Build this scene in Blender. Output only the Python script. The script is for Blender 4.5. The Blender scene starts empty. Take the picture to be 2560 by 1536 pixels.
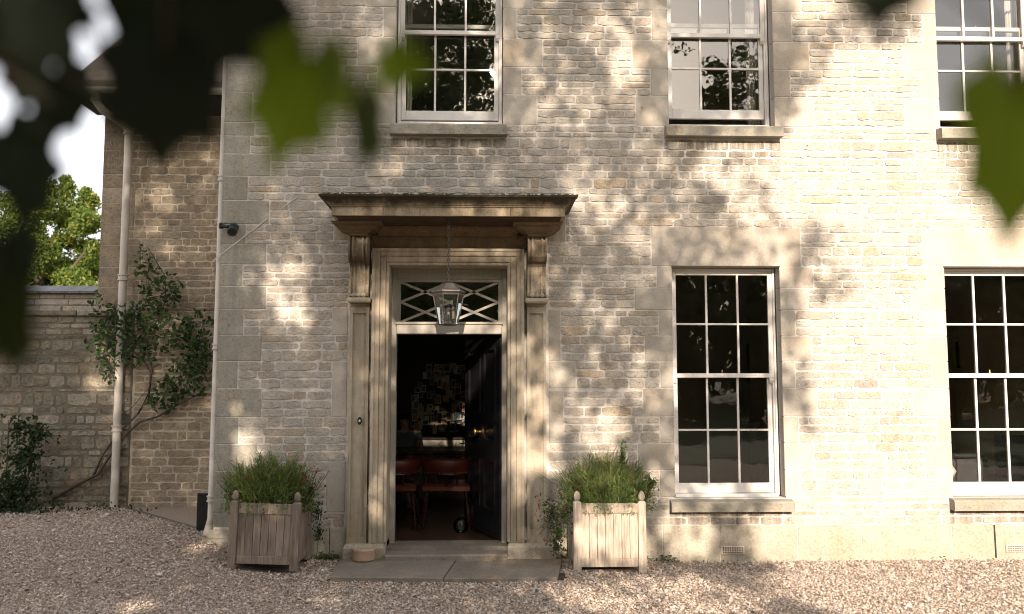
import bpy, math, random
import numpy as np
from mathutils import Vector, Matrix, Euler
random.seed(7); rng = np.random.default_rng(7)
R = math.radians
scene = bpy.context.scene
C = scene.collection

# ------------------------------------------------------------------ camera, sky, sun, exposure
FPX, PITCH, YAW = 2200.0, R(5.0), R(1.77)
CAM = Vector((0, -8.5, 1.683))
cd = bpy.data.cameras.new('camera'); cam = bpy.data.objects.new('camera', cd); C.objects.link(cam)
cam.location = CAM; cam.rotation_euler = (R(90) + PITCH, 0, -YAW)
cd.sensor_width = 36; cd.lens = FPX / 2560 * 36; cd.clip_start = 0.05; cd.clip_end = 400
cd.dof.use_dof = True; cd.dof.focus_distance = 8.7; cd.dof.aperture_fstop = 1.5; cd.dof.aperture_blades = 0
scene.camera = cam
scene.cycles.filter_width = 1.0
SUN = Vector((0.012, -0.9726, 0.3602)).normalized()
TAN = SUN.z / -SUN.y
world = bpy.data.worlds.new('World'); scene.world = world; world.use_nodes = True
wn = world.node_tree.nodes; wl = world.node_tree.links; wn.clear()
sky = wn.new('ShaderNodeTexSky'); sky.sky_type = 'NISHITA'; sky.sun_disc = False
sky.sun_elevation = math.asin(SUN.z); sky.sun_rotation = math.atan2(SUN.x, SUN.y)
sky.air_density = 1.0; sky.dust_density = 3.0; sky.ozone_density = 1.0
veil = wn.new('ShaderNodeMix'); veil.data_type = 'RGBA'; veil.inputs[0].default_value = 0.6
veil.inputs[7].default_value = (10.3, 9.8, 9.7, 1)       # thin bright cloud over the whole sky
bg = wn.new('ShaderNodeBackground'); bg.inputs[1].default_value = 0.1
wo = wn.new('ShaderNodeOutputWorld')
wl.new(sky.outputs[0], veil.inputs[6]); wl.new(veil.outputs[2], bg.inputs[0]); wl.new(bg.outputs[0], wo.inputs[0])
sd = bpy.data.lights.new('sun', 'SUN'); sd.energy = 5.0; sd.angle = R(0.55); sd.color = (1.0, 0.845, 0.70)
sun = bpy.data.objects.new('sun', sd); C.objects.link(sun)
sun.rotation_euler = SUN.to_track_quat('Z', 'Y').to_euler(); sun.location = (0, -30, 20)
vs = scene.view_settings; vs.view_transform = 'Standard'; vs.look = 'None'; vs.gamma = 1; vs.exposure = 1.12
vs.use_curve_mapping = False

# ------------------------------------------------------------------ picture ray -> point on a plane
def ray(px, py):
    x = (px - 1280) / FPX; y = -(py - 768) / FPX
    Y = math.cos(PITCH) - y * math.sin(PITCH); Z = math.sin(PITCH) + y * math.cos(PITCH)
    return Vector((math.cos(YAW) * x + math.sin(YAW) * Y, -math.sin(YAW) * x + math.cos(YAW) * Y, Z))
def at(px, py, Y=0.0):
    d = ray(px, py); return CAM + d * ((Y - CAM.y) / d.y)
def ax(px, py, Y=0.0): return at(px, py, Y).x
def az(py, Y=0.0, px=1280): return at(px, py, Y).z
def ground(px, py, z=0.0):
    d = ray(px, py); return CAM + d * ((z - CAM.z) / d.z)

# ------------------------------------------------------------------ materials
def nodes(name):
    m = bpy.data.materials.new(name); m.use_nodes = True
    nt = m.node_tree; return m, nt, nt.nodes['Principled BSDF']
def N(nt, t, **kw):
    n = nt.nodes.new(t)
    for k, v in kw.items(): setattr(n, k, v)
    return n
def noise(nt, vec, scale, detail=4, rough=.6):
    n = N(nt, 'ShaderNodeTexNoise'); n.inputs['Scale'].default_value = scale
    n.inputs['Detail'].default_value = detail; n.inputs['Roughness'].default_value = rough
    nt.links.new(vec, n.inputs['Vector']); return n.outputs['Fac']
def ramp(nt, fac, stops, interp='LINEAR'):
    r = N(nt, 'ShaderNodeValToRGB'); r.color_ramp.interpolation = interp
    el = r.color_ramp.elements
    while len(el) < len(stops): el.new(0.5)
    for e, (p, c) in zip(el, stops):
        e.position = p; e.color = (c, c, c, 1) if isinstance(c, (int, float)) else (*c, 1)
    nt.links.new(fac, r.inputs[0]); return r.outputs[0]
def mix(nt, fac, a, b, blend='MIX'):
    n = N(nt, 'ShaderNodeMix', data_type='RGBA', blend_type=blend)
    for i, v in ((0, fac), (6, a), (7, b)):
        if hasattr(v, 'is_linked'): nt.links.new(v, n.inputs[i])
        elif i == 0: n.inputs[0].default_value = v
        else: n.inputs[i].default_value = (*v, 1)
    return n.outputs[2]
def math_(nt, op, a, b=0.0):
    n = N(nt, 'ShaderNodeMath', operation=op)
    for i, v in ((0, a), (1, b)):
        if hasattr(v, 'is_linked'): nt.links.new(v, n.inputs[i])
        else: n.inputs[i].default_value = v
    return n.outputs[0]
def rand(nt):
    oi = N(nt, 'ShaderNodeObjectInfo'); g = N(nt, 'ShaderNodeNewGeometry')
    s = math_(nt, 'ADD', oi.outputs['Random'], g.outputs['Random Per Island'])
    return math_(nt, 'FRACT', s)
def pos(nt, sx=1, sy=1, sz=1):
    g = N(nt, 'ShaderNodeNewGeometry'); mp = N(nt, 'ShaderNodeMapping')
    mp.inputs['Scale'].default_value = (sx, sy, sz); nt.links.new(g.outputs['Position'], mp.inputs[0]); return mp.outputs[0]
def bump(nt, bsdf, h, strength=.3, dist=.01):
    b = N(nt, 'ShaderNodeBump'); b.inputs['Strength'].default_value = strength; b.inputs['Distance'].default_value = dist
    nt.links.new(h, b.inputs['Height']); nt.links.new(b.outputs[0], bsdf.inputs['Normal'])
def spec(b, v): b.inputs['Specular IOR Level'].default_value = v

def mat_stone(name, stops, var=.35, sc=9, bs=.5, stain=None, stain_amt=.5, fine=70, algae=0.0, streaks=False):
    m, nt, b = nodes(name); p = pos(nt)
    col = ramp(nt, rand(nt), stops)
    col = mix(nt, 1.0, col, ramp(nt, noise(nt, p, .8, 4, .55), [(.32, (.86, .85, .83)), (.68, (1.08, 1.06, 1.03))]), 'MULTIPLY')
    n1 = noise(nt, p, sc, 6, .65)
    col = mix(nt, 1.0, col, ramp(nt, n1, [(.25, 1 - var), (.75, 1 + var)]), 'MULTIPLY')
    n2 = noise(nt, p, fine, 3, .7)
    col = mix(nt, 1.0, col, ramp(nt, n2, [(.25, .80), (.75, 1.12)]), 'MULTIPLY')
    n4 = noise(nt, p, sc * .5, 3, .6)                     # warm iron tint and grey lichen
    col = mix(nt, ramp(nt, n4, [(.52, 0.0), (.75, .45)]), col, (.33, .22, .11))
    n5 = noise(nt, pos(nt, 1.3, 1, 1), sc * 1.7, 5, .7)
    col = mix(nt, ramp(nt, n5, [(.58, 0.0), (.72, .5)]), col, (.17, .16, .13))
    if bs >= .3:
        dirt = ramp(nt, noise(nt, pos(nt, 1, 1, 1.5), 30, 5, .75), [(.33, .6), (.46, 1.0)])
        col = mix(nt, 1.0, col, dirt, 'MULTIPLY')
        crv = N(nt, 'ShaderNodeTexVoronoi', feature='DISTANCE_TO_EDGE'); crv.inputs['Scale'].default_value = 7
        wv = N(nt, 'ShaderNodeVectorMath', operation='ADD'); nt.links.new(pos(nt, 1, 1, 1.6), wv.inputs[0])
        nz = N(nt, 'ShaderNodeTexNoise'); nz.inputs['Scale'].default_value = 14; nt.links.new(p, nz.inputs['Vector'])
        vm = N(nt, 'ShaderNodeVectorMath', operation='SCALE'); vm.inputs['Scale'].default_value = .22; nt.links.new(nz.outputs['Color'], vm.inputs[0]); nt.links.new(vm.outputs[0], wv.inputs[1])
        nt.links.new(wv.outputs[0], crv.inputs['Vector'])
        crack = math_(nt, 'MULTIPLY', ramp(nt, crv.outputs['Distance'], [(0, 1.0), (.035, 0.0)]), ramp(nt, n4, [(.45, 0.0), (.62, .5)]))
        col = mix(nt, crack, col, (.09, .075, .055))
    if stain:
        n3 = noise(nt, pos(nt, 9, 9, 1.1), 1.0, 5, .65)
        col = mix(nt, ramp(nt, n3, [(.45, 0.0), (.72, stain_amt)]), col, stain)
    if algae:
        g = N(nt, 'ShaderNodeSeparateXYZ'); nt.links.new(pos(nt), g.inputs[0])
        hz = math_(nt, 'ADD', g.outputs[2], math_(nt, 'MULTIPLY', noise(nt, p, 3, 4), .5))
        col = mix(nt, ramp(nt, hz, [(.3, algae), (.75, 0.0)]), col, (.13, .13, .055))
    if streaks:
        sp = N(nt, 'ShaderNodeSeparateXYZ'); nt.links.new(p, sp.inputs[0]); tot = None
        for xa, xb, zs in ((-.93, .21, 4.105), (1.79, 2.93, 4.11), (4.52, 5.66, 4.11), (1.77, 2.95, .475), (4.49, 5.65, .475)):
            mx_ = math_(nt, 'LESS_THAN', math_(nt, 'ABSOLUTE', math_(nt, 'SUBTRACT', sp.outputs[0], (xa + xb) / 2)), (xb - xa) / 2)
            dz_ = math_(nt, 'SUBTRACT', zs, sp.outputs[2])
            mz = math_(nt, 'MULTIPLY', math_(nt, 'GREATER_THAN', dz_, 0.0), math_(nt, 'MAXIMUM', math_(nt, 'SUBTRACT', 1.0, math_(nt, 'MULTIPLY', dz_, 3.2)), 0.0))
            q_ = math_(nt, 'MULTIPLY', mx_, mz); tot = q_ if tot is None else math_(nt, 'ADD', tot, q_)
        run = ramp(nt, noise(nt, pos(nt, 14, 14, 1.2), 1.0, 5, .7), [(.40, 0.0), (.62, .9)])
        col = mix(nt, math_(nt, 'MULTIPLY', tot, run), col, (.10, .08, .055))
    nt.links.new(col, b.inputs['Base Color'])
    b.inputs['Roughness'].default_value = .92; spec(b, .2)
    vo = N(nt, 'ShaderNodeTexVoronoi', feature='DISTANCE_TO_EDGE'); vo.inputs['Scale'].default_value = 26
    nt.links.new(pos(nt, 1, 1, 1.7), vo.inputs['Vector']); chip = ramp(nt, vo.outputs['Distance'], [(0, 0.0), (.10, 1.0)])
    pit = ramp(nt, noise(nt, p, 34, 4, .7), [(.30, 0.0), (.42, 1.0)])
    h = math_(nt, 'ADD', math_(nt, 'MULTIPLY', n1, 1.2), math_(nt, 'MULTIPLY', n2, .35))
    h = math_(nt, 'ADD', h, math_(nt, 'MULTIPLY', pit, .5 * min(bs, 1)))
    if bs > .5: h = math_(nt, 'ADD', h, math_(nt, 'MULTIPLY', chip, .22))
    bump(nt, b, h, bs, .016)
    return m
def mat_plain(name, col, rough=.6, metal=0.0, var=.15, sc=8, bs=0.0, bsc=60, sv=.4, stretch=(1, 1, 1), dark=None, rnd=0.0):
    m, nt, b = nodes(name); p = pos(nt, *stretch)
    n1 = noise(nt, p, sc, 5, .6)
    c = mix(nt, 1.0, col, ramp(nt, n1, [(.25, 1 - var), (.75, 1 + var)]), 'MULTIPLY')
    if dark:
        c = mix(nt, ramp(nt, noise(nt, p, sc * .6, 6, .7), [(.5, 0.0), (.7, .6)]), c, dark)
    if rnd: c = mix(nt, 1.0, c, ramp(nt, rand(nt), [(0, 1 - rnd), (1, 1 + rnd)]), 'MULTIPLY')
    nt.links.new(c, b.inputs['Base Color'])
    b.inputs['Roughness'].default_value = rough; b.inputs['Metallic'].default_value = metal; spec(b, sv)
    if bs: bump(nt, b, noise(nt, p, bsc, 4, .65), bs, .006)
    return m
def mat_leaf(name, cols, trans=.35, rough=.5, sv=.4):
    m, nt, b = nodes(name)
    col = ramp(nt, rand(nt), cols)
    nt.links.new(col, b.inputs['Base Color']); b.inputs['Roughness'].default_value = rough; spec(b, sv)
    tr = N(nt, 'ShaderNodeBsdfTranslucent')
    warm = mix(nt, 1.0, col, (1.3, 1.25, .45), 'MULTIPLY'); nt.links.new(warm, tr.inputs[0])
    mx = N(nt, 'ShaderNodeMixShader'); mx.inputs[0].default_value = trans
    nt.links.new(b.outputs[0], mx.inputs[1]); nt.links.new(tr.outputs[0], mx.inputs[2])
    nt.links.new(mx.outputs[0], nt.nodes['Material Output'].inputs['Surface']); return m
def mat_glass(name, refl=.10, wav=.0):
    m, nt, b = nodes(name); nt.nodes.remove(b)
    t = N(nt, 'ShaderNodeBsdfTransparent'); t.inputs[0].default_value = (.90, .92, .90, 1)
    g = N(nt, 'ShaderNodeBsdfGlossy'); g.inputs['Roughness'].default_value = 0.0
    f = N(nt, 'ShaderNodeFresnel'); f.inputs['IOR'].default_value = 1.52
    k = math_(nt, 'MULTIPLY', f.outputs[0], refl / .0426); k = math_(nt, 'MINIMUM', k, 1.0)
    if wav:
        bp = N(nt, 'ShaderNodeBump'); bp.inputs['Strength'].default_value = wav; bp.inputs['Distance'].default_value = .01
        nt.links.new(noise(nt, pos(nt), 5.5, 2, .5), bp.inputs['Height']); nt.links.new(bp.outputs[0], g.inputs['Normal'])
    mx = N(nt, 'ShaderNodeMixShader'); nt.links.new(k, mx.inputs[0])
    nt.links.new(t.outputs[0], mx.inputs[1]); nt.links.new(g.outputs[0], mx.inputs[2])
    nt.links.new(mx.outputs[0], nt.nodes['Material Output'].inputs['Surface']); return m
def mat_emit(name, col, s):
    m, nt, b = nodes(name); b.inputs['Emission Color'].default_value = (*col, 1); b.inputs['Emission Strength'].default_value = s
    b.inputs['Base Color'].default_value = (*col, 1); return m

M = {}
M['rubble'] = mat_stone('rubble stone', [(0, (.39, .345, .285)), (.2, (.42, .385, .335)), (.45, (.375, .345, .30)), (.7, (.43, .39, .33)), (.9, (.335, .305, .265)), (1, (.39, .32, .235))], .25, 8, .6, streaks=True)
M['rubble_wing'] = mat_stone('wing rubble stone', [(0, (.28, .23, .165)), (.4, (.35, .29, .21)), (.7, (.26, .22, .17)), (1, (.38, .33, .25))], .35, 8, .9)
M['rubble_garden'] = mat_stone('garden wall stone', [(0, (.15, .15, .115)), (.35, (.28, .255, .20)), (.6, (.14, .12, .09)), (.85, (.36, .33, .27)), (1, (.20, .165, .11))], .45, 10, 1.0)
M['mortar'] = mat_plain('lime mortar', (.50, .465, .415), .95, 0, .25, 12, .8, 35, .1, (1, 1, 1), (.36, .32, .25))
M['mortar_old'] = mat_plain('old mortar', (.15, .13, .10), .95, 0, .3, 9, .7, 40, .1)
M['mortar_wing'] = mat_plain('wing mortar', (.44, .38, .30), .95, 0, .25, 9, .7, 40, .1)
M['ashlar'] = mat_stone('ashlar stone', [(0, (.37, .335, .285)), (.5, (.42, .385, .33)), (1, (.39, .355, .305))], .15, 3.5, .22, None, 0, 90)
M['quoin'] = mat_stone('weathered quoin stone', [(0, (.30, .28, .23)), (.5, (.35, .33, .275)), (1, (.32, .30, .25))], .2, 8, .4, (.15, .145, .125), .5, 60, .35)
M['plinth'] = mat_stone('plinth stone', [(0, (.385, .345, .285)), (.5, (.42, .38, .32)), (1, (.45, .41, .345))], .2, 5, .5, (.26, .225, .16), .3, 60, .2)
M['doorcase'] = mat_stone('doorcase stone', [(0, (.40, .345, .265)), (.5, (.43, .375, .29)), (1, (.415, .36, .28))], .2, 4, .25, (.14, .10, .06), .6, 80, .3)
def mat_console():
    m = mat_stone('sooted shaded console stone', [(0, (.40, .33, .235)), (1, (.43, .36, .26))], .2, 6, .3, (.10, .065, .035), .7, 80)
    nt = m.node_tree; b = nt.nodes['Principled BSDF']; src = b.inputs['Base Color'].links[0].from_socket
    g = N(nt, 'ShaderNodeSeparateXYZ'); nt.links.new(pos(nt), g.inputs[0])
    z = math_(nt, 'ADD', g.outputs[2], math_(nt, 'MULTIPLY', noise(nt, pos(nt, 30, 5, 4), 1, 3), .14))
    c = mix(nt, ramp(nt, math_(nt, 'SUBTRACT', z, 2.5), [(.03, .9), (.12, .1), (.33, .05), (.40, .85), (.47, .6), (.60, 0.0)]), src, (.045, .03, .018))  # soot and the receding belly's shade, both coloured in by height
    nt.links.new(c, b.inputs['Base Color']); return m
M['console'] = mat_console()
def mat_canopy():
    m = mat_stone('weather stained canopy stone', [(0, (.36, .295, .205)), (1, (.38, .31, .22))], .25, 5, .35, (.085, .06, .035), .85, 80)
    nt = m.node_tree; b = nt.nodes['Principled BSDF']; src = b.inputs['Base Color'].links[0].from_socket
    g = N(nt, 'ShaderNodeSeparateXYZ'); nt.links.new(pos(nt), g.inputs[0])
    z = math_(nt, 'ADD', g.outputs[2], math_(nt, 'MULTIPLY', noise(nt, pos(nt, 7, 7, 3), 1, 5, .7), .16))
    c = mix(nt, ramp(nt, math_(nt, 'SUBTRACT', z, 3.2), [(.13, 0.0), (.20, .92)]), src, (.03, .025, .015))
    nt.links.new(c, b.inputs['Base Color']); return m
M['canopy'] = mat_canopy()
M['underside'] = mat_plain('shaded sooty underside stone', (.07, .048, .03), .95, 0, .3, 6, .3, 40, .1)  # deep shade of the soffit painted in, along with soot
M['shaded_stone'] = mat_stone('shaded brown stone', [(0, (.15, .105, .062)), (1, (.19, .135, .085))], .25, 6, .3, (.10, .07, .04), .6, 80)  # darker doorcase stone, the canopy's shade put into its colour
M['soot'] = mat_stone('moss blackened stone', [(0, (.05, .045, .03)), (1, (.09, .08, .05))], .5, 25, 1.0, (.16, .14, .07), .5)
M['sill'] = mat_stone('sill stone', [(0, (.26, .245, .205)), (1, (.31, .29, .24))], .15, 9, .4, (.2, .18, .13), .4, 110)
M['flag'] = mat_stone('flagstone', [(0, (.17, .15, .125)), (1, (.20, .178, .148))], .2, 4, .4, None, 0, 60)
M['kerb'] = mat_plain('dark kerb', (.10, .09, .075), .95, 0, .3, 12, .6, 40)
M['white'] = mat_plain('painted joinery', (.62, .59, .545), .45, 0, .05, 3, .08, 30, .4, (1, 1, 1), None)
M['frame'] = mat_plain('painted door frame', (.27, .245, .20), .55, 0, .12, 5, .15, 40, .4, (6, 6, 1))
M['pipe'] = mat_plain('painted downpipe', (.48, .44, .38), .5, 0, .12, 6, .1, 30)
M['glass'] = mat_glass('strongly reflecting window glass', .16, .08); M['glass_low'] = mat_glass('weakly reflecting window glass', .085, .06)  # one glass twice, reflection set strong for upper panes, weak for lower ones
M['glass_ball'] = mat_glass('thick green glass', .045, .3); M['glass_ball'].node_tree.nodes['Transparent BSDF'].inputs[0].default_value = (.55, .60, .56, 1)
M['glass_lamp'] = mat_glass('lantern glass', .07)
M['oak_shaded'] = mat_plain('shaded weathered oak', (.225, .18, .14), .8, 0, .45, 6, .6, 22, .2, (9, 9, .9), (.085, .066, .05), .25)  # darker oak copy, mostly the left planter's shade put into the colour
M['airbrick'] = mat_plain('pale fired clay', (.50, .42, .33), .9, 0, .15, 20)
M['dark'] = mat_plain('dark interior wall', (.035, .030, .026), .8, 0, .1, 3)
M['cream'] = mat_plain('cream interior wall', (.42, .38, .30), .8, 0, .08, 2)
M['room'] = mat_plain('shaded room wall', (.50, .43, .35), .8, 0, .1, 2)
M['ceil'] = mat_plain('ceiling', (.40, .36, .31), .9, 0, .03, 2)
M['boards'] = mat_plain('floor boards', (.05, .028, .015), .35, 0, .3, 3, .1, 20, .5, (1, 8, 1))
M['blackpaint'] = mat_plain('black gloss paint', (.012, .012, .013), .22, 0, .2, 4, .05, 20, .5)
M['brass'] = mat_plain('brass', (.62, .42, .16), .3, 1.0, .2, 20)
M['bronze'] = mat_plain('aged copper lantern metal', (.09, .08, .07), .5, .6, .35, 18, .2, 60, .4, (1, 1, 1), (.10, .13, .12))
M['iron'] = mat_plain('black iron', (.012, .012, .013), .5, .2, .2, 30, .2, 60)
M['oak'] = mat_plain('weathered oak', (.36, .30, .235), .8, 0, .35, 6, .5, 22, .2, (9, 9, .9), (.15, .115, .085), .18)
M['soil'] = mat_plain('soil', (.035, .026, .018), 1, 0, .4, 12, 1, 30)
M['terracotta'] = mat_plain('pale terracotta', (.40, .275, .195), .85, 0, .2, 14, .3, 40)
M['mahogany'] = mat_plain('mahogany', (.025, .009, .006), .25, 0, .3, 4, .05, 20, .5, (1, 6, 6))
M['leather'] = mat_plain('red leather', (.07, .013, .007), .4, 0, .2, 8, .15, 60)
M['paper'] = mat_plain('card paper', (.42, .38, .31), .8, 0, .15, 6, 0, 60, .2, (1, 1, 1), None, .35)
M['print_dark'] = mat_plain('dark print', (.05, .05, .05), .7, 0, .5, 40)
M['print_red'] = mat_plain('red print', (.45, .07, .05), .7, 0, .4, 60)
M['print_gold'] = mat_plain('ochre print', (.30, .17, .06), .7, 0, .5, 50)
M['print_blue'] = mat_plain('blue print', (.08, .12, .14), .7, 0, .5, 50)
M['skin'] = mat_plain('skin', (.36, .20, .13), .55, 0, .06, 6)
M['hair'] = mat_plain('dark hair', (.02, .014, .010), .5, 0, .3, 40)
M['shirt'] = mat_plain('patterned shirt', (.10, .115, .11), .9, 0, .6, 45)
M['slate'] = mat_plain('slate coping', (.10, .105, .12), .6, 0, .25, 8, .3, 40, .4, (1, 1, 1), None, .2)
M['roof'] = mat_plain('roof tiles', (.16, .125, .09), .9, 0, .3, 8, .5, 30)
M['timber'] = mat_plain('dark timber', (.035, .024, .017), .8, 0, .3, 10)
M['bark'] = mat_plain('bark', (.075, .055, .040), .95, 0, .4, 14, .8, 30)
M['fabric'] = mat_plain('pale curtain', (.50, .47, .42), .95, 0, .1, 8)
M['sofa'] = mat_plain('dark upholstery', (.03, .028, .028), .9, 0, .2, 12)
M['shade'] = mat_plain('lamp shade', (.35, .19, .08), .9, 0, .1, 6)
M['glow'] = mat_emit('lit lamp', (1.0, .42, .08), 2.2)
M['bulb'] = mat_plain('ivory candle tube', (.62, .56, .44), .5, 0, .05, 5)
M['leaf_rose'] = mat_leaf('climber leaves', [(0, (.02, .042, .012)), (.6, (.035, .065, .018)), (1, (.065, .105, .03))], .25, .6, .12)
M['leaf_shrub'] = mat_leaf('shrub leaves', [(0, (.016, .03, .012)), (1, (.035, .055, .02))], .2, .6, .12)
M['leaf_lav'] = mat_leaf('lavender leaves', [(0, (.045, .08, .028)), (.5, (.11, .165, .045)), (1, (.24, .28, .09))], .38, .6, .15)
M['leaf_sal'] = mat_leaf('salvia leaves', [(0, (.035, .06, .02)), (.8, (.07, .10, .03)), (1, (.20, .17, .03))], .3)
M['leaf_grey'] = mat_leaf('silver leaves', [(0, (.09, .125, .10)), (1, (.15, .19, .15))], .15)
M['stalk'] = mat_leaf('dry lavender stalks', [(0, (.10, .11, .05)), (1, (.20, .17, .08))], .2)
M['flower_red'] = mat_leaf('crimson petals', [(0, (.20, .006, .02)), (1, (.42, .02, .03))], .3)
M['flower_purple'] = mat_leaf('purple petals', [(0, (.17, .05, .30)), (1, (.25, .09, .4))], .3)
M['leaf_far'] = mat_leaf('far tree leaves', [(0, (.05, .10, .014)), (.55, (.09, .145, .02)), (1, (.21, .20, .03))], .45)
M['leaf_shade'] = mat_leaf('big tree leaves', [(0, (.035, .055, .018)), (1, (.065, .095, .025))], .22)
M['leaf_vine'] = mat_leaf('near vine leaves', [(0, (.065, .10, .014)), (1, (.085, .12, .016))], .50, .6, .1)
M['leaf_vine_dark'] = mat_leaf('shaded vine leaves', [(0, (.018, .022, .017)), (1, (.020, .027, .017))], .04, .8, .03)  # shade put into a darker, duller copy of the vine leaf
M['leaf_vine_mid'] = mat_leaf('half shaded vine leaves', [(0, (.022, .03, .014)), (1, (.026, .036, .014))], .2, .7, .05)  # step between the two, with less shade in the colour
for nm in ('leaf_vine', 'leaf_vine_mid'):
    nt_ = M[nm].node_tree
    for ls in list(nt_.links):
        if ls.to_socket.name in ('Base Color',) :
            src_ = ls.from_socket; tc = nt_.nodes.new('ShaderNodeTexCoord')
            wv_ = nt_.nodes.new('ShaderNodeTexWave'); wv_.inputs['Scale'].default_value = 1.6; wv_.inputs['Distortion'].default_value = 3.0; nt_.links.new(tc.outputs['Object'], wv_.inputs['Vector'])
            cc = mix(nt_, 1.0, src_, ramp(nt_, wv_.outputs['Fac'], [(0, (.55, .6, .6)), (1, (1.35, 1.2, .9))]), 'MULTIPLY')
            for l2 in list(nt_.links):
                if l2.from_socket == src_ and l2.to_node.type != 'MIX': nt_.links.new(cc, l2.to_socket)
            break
M['gravelbase'] = mat_plain('gravel bed', (.24, .195, .15), .95, 0, .3, 40, .8, 60)
def mat_pebble():
    m, nt, b = nodes('gravel pebbles')
    col = ramp(nt, rand(nt), [(0, (.12, .09, .07)), (.2, (.33, .24, .165)), (.45, (.40, .325, .26)), (.65, (.50, .44, .38)), (.85, (.28, .235, .20)), (1, (.60, .55, .49))])
    nt.links.new(col, b.inputs['Base Color']); b.inputs['Roughness'].default_value = .8; spec(b, .3); return m
M['pebble'] = mat_pebble()

# ------------------------------------------------------------------ mesh helpers
class MB:
    def __init__(s): s.v = []; s.f = []
    def add(s, vs, fs):
        o = len(s.v); s.v += [tuple(v) for v in vs]; s.f += [tuple(i + o for i in f) for f in fs]; return s
    def box(s, x0, x1, y0, y1, z0, z1, ch=0.0):
        if ch:                                           # front (-y) face chamfered
            vs = [(x0, y0 + ch, z0), (x1, y0 + ch, z0), (x1, y0 + ch, z1), (x0, y0 + ch, z1),
                  (x0, y1, z0), (x1, y1, z0), (x1, y1, z1), (x0, y1, z1),
                  (x0 + ch, y0, z0 + ch), (x1 - ch, y0, z0 + ch), (x1 - ch, y0, z1 - ch), (x0 + ch, y0, z1 - ch)]
            return s.add(vs, [(8, 9, 10, 11), (0, 1, 9, 8), (1, 2, 10, 9), (2, 3, 11, 10), (3, 0, 8, 11),
                              (1, 0, 4, 5), (2, 1, 5, 6), (3, 2, 6, 7), (0, 3, 7, 4), (5, 4, 7, 6)])
        vs = [(x0, y0, z0), (x1, y0, z0), (x1, y1, z0), (x0, y1, z0), (x0, y0, z1), (x1, y0, z1), (x1, y1, z1), (x0, y1, z1)]
        return s.add(vs, [(0, 3, 2, 1), (4, 5, 6, 7), (0, 1, 5, 4), (1, 2, 6, 5), (2, 3, 7, 6), (3, 0, 4, 7)])
    def obox(s, c, ux, uy, uz):                            # oriented box, half-axes
        c, ux, uy, uz = map(Vector, (c, ux, uy, uz))
        vs = [c + a * ux + b * uy + d * uz for d in (-1, 1) for b in (-1, 1) for a in (-1, 1)]
        return s.add(vs, [(0, 2, 3, 1), (4, 5, 7, 6), (0, 1, 5, 4), (2, 6, 7, 3), (0, 4, 6, 2), (1, 3, 7, 5)])
    def bar(s, a, b, w, d, up=(0, -1, 0)):                 # straight bar a->b, width w across, depth d along up
        a, b, up = Vector(a), Vector(b), Vector(up); t = (b - a); L = t.length; t.normalize()
        side = t.cross(up).normalized(); up2 = side.cross(t)
        return s.obox((a + b) / 2, t * L / 2, side * w / 2, up2 * d / 2)
    def tube(s, pts, rad, n=8, cap=True):
        pts = [Vector(p) for p in pts]; rads = rad if isinstance(rad, (list, tuple)) else [rad] * len(pts)
        o = len(s.v); ref = Vector((0.13, 0.31, 0.94)).normalized()
        for i, p in enumerate(pts):
            t = (pts[min(i + 1, len(pts) - 1)] - pts[max(i - 1, 0)]).normalized()
            r = ref if abs(t.dot(ref)) < .93 else Vector((1, .1, 0)).normalized()
            u = t.cross(r).normalized(); w = t.cross(u)
            for k in range(n):
                a = 2 * math.pi * k / n; q = p + (u * math.cos(a) + w * math.sin(a)) * rads[i]; s.v.append(tuple(q))
        for i in range(len(pts) - 1):
            for k in range(n):
                a, b = o + i * n + k, o + i * n + (k + 1) % n; s.f.append((a, b, b + n, a + n))
        if cap:
            s.f.append(tuple(o + k for k in range(n))[::-1]); s.f.append(tuple(o + (len(pts) - 1) * n + k for k in range(n)))
        return s
    def lathe(s, prof, c=(0, 0, 0), n=16, rot=0.0):
        o = len(s.v); m = len(prof)
        for r, z in prof:
            for k in range(n):
                a = 2 * math.pi * k / n + rot; s.v.append((c[0] + r * math.cos(a), c[1] + r * math.sin(a), c[2] + z))
        for i in range(m - 1):
            for k in range(n):
                a, b = o + i * n + k, o + i * n + (k + 1) % n; s.f.append((a, b, b + n, a + n))
        s.f.append(tuple(o + k for k in range(n))[::-1]); s.f.append(tuple(o + (m - 1) * n + k for k in range(n))); return s
    def uloft(s, prof, xl, xr, D, yb=0.0):                 # profile (offset, z) swept round left, front and right sides
        o = len(s.v)
        for q, z in prof:
            s.v += [(xl - q, yb, z), (xl - q, -D - q, z), (xr + q, -D - q, z), (xr + q, yb, z)]
        for i in range(len(prof) - 1):
            for k in range(3):
                a = o + i * 4 + k; s.f.append((a, a + 1, a + 5, a + 4))
        s.f.append((o + 3, o + 2, o + 1, o)); e = o + (len(prof) - 1) * 4; s.f.append((e, e + 1, e + 2, e + 3)); return s
    def extrude_x(s, prof, x0, x1):                        # closed (y,z) outline extruded along x
        n = len(prof); vs = [(x0, y, z) for y, z in prof] + [(x1, y, z) for y, z in prof]
        fs = [(i, (i + 1) % n, n + (i + 1) % n, n + i) for i in range(n)]
        return s.add(vs, fs + [tuple(range(n))[::-1], tuple(range(n, 2 * n))])
    def mesh(s, name, smooth=False):
        m = bpy.data.meshes.new(name); m.from_pydata(s.v, [], s.f)
        if smooth: m.polygons.foreach_set('use_smooth', [True] * len(m.polygons))
        m.update(); return m
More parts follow.
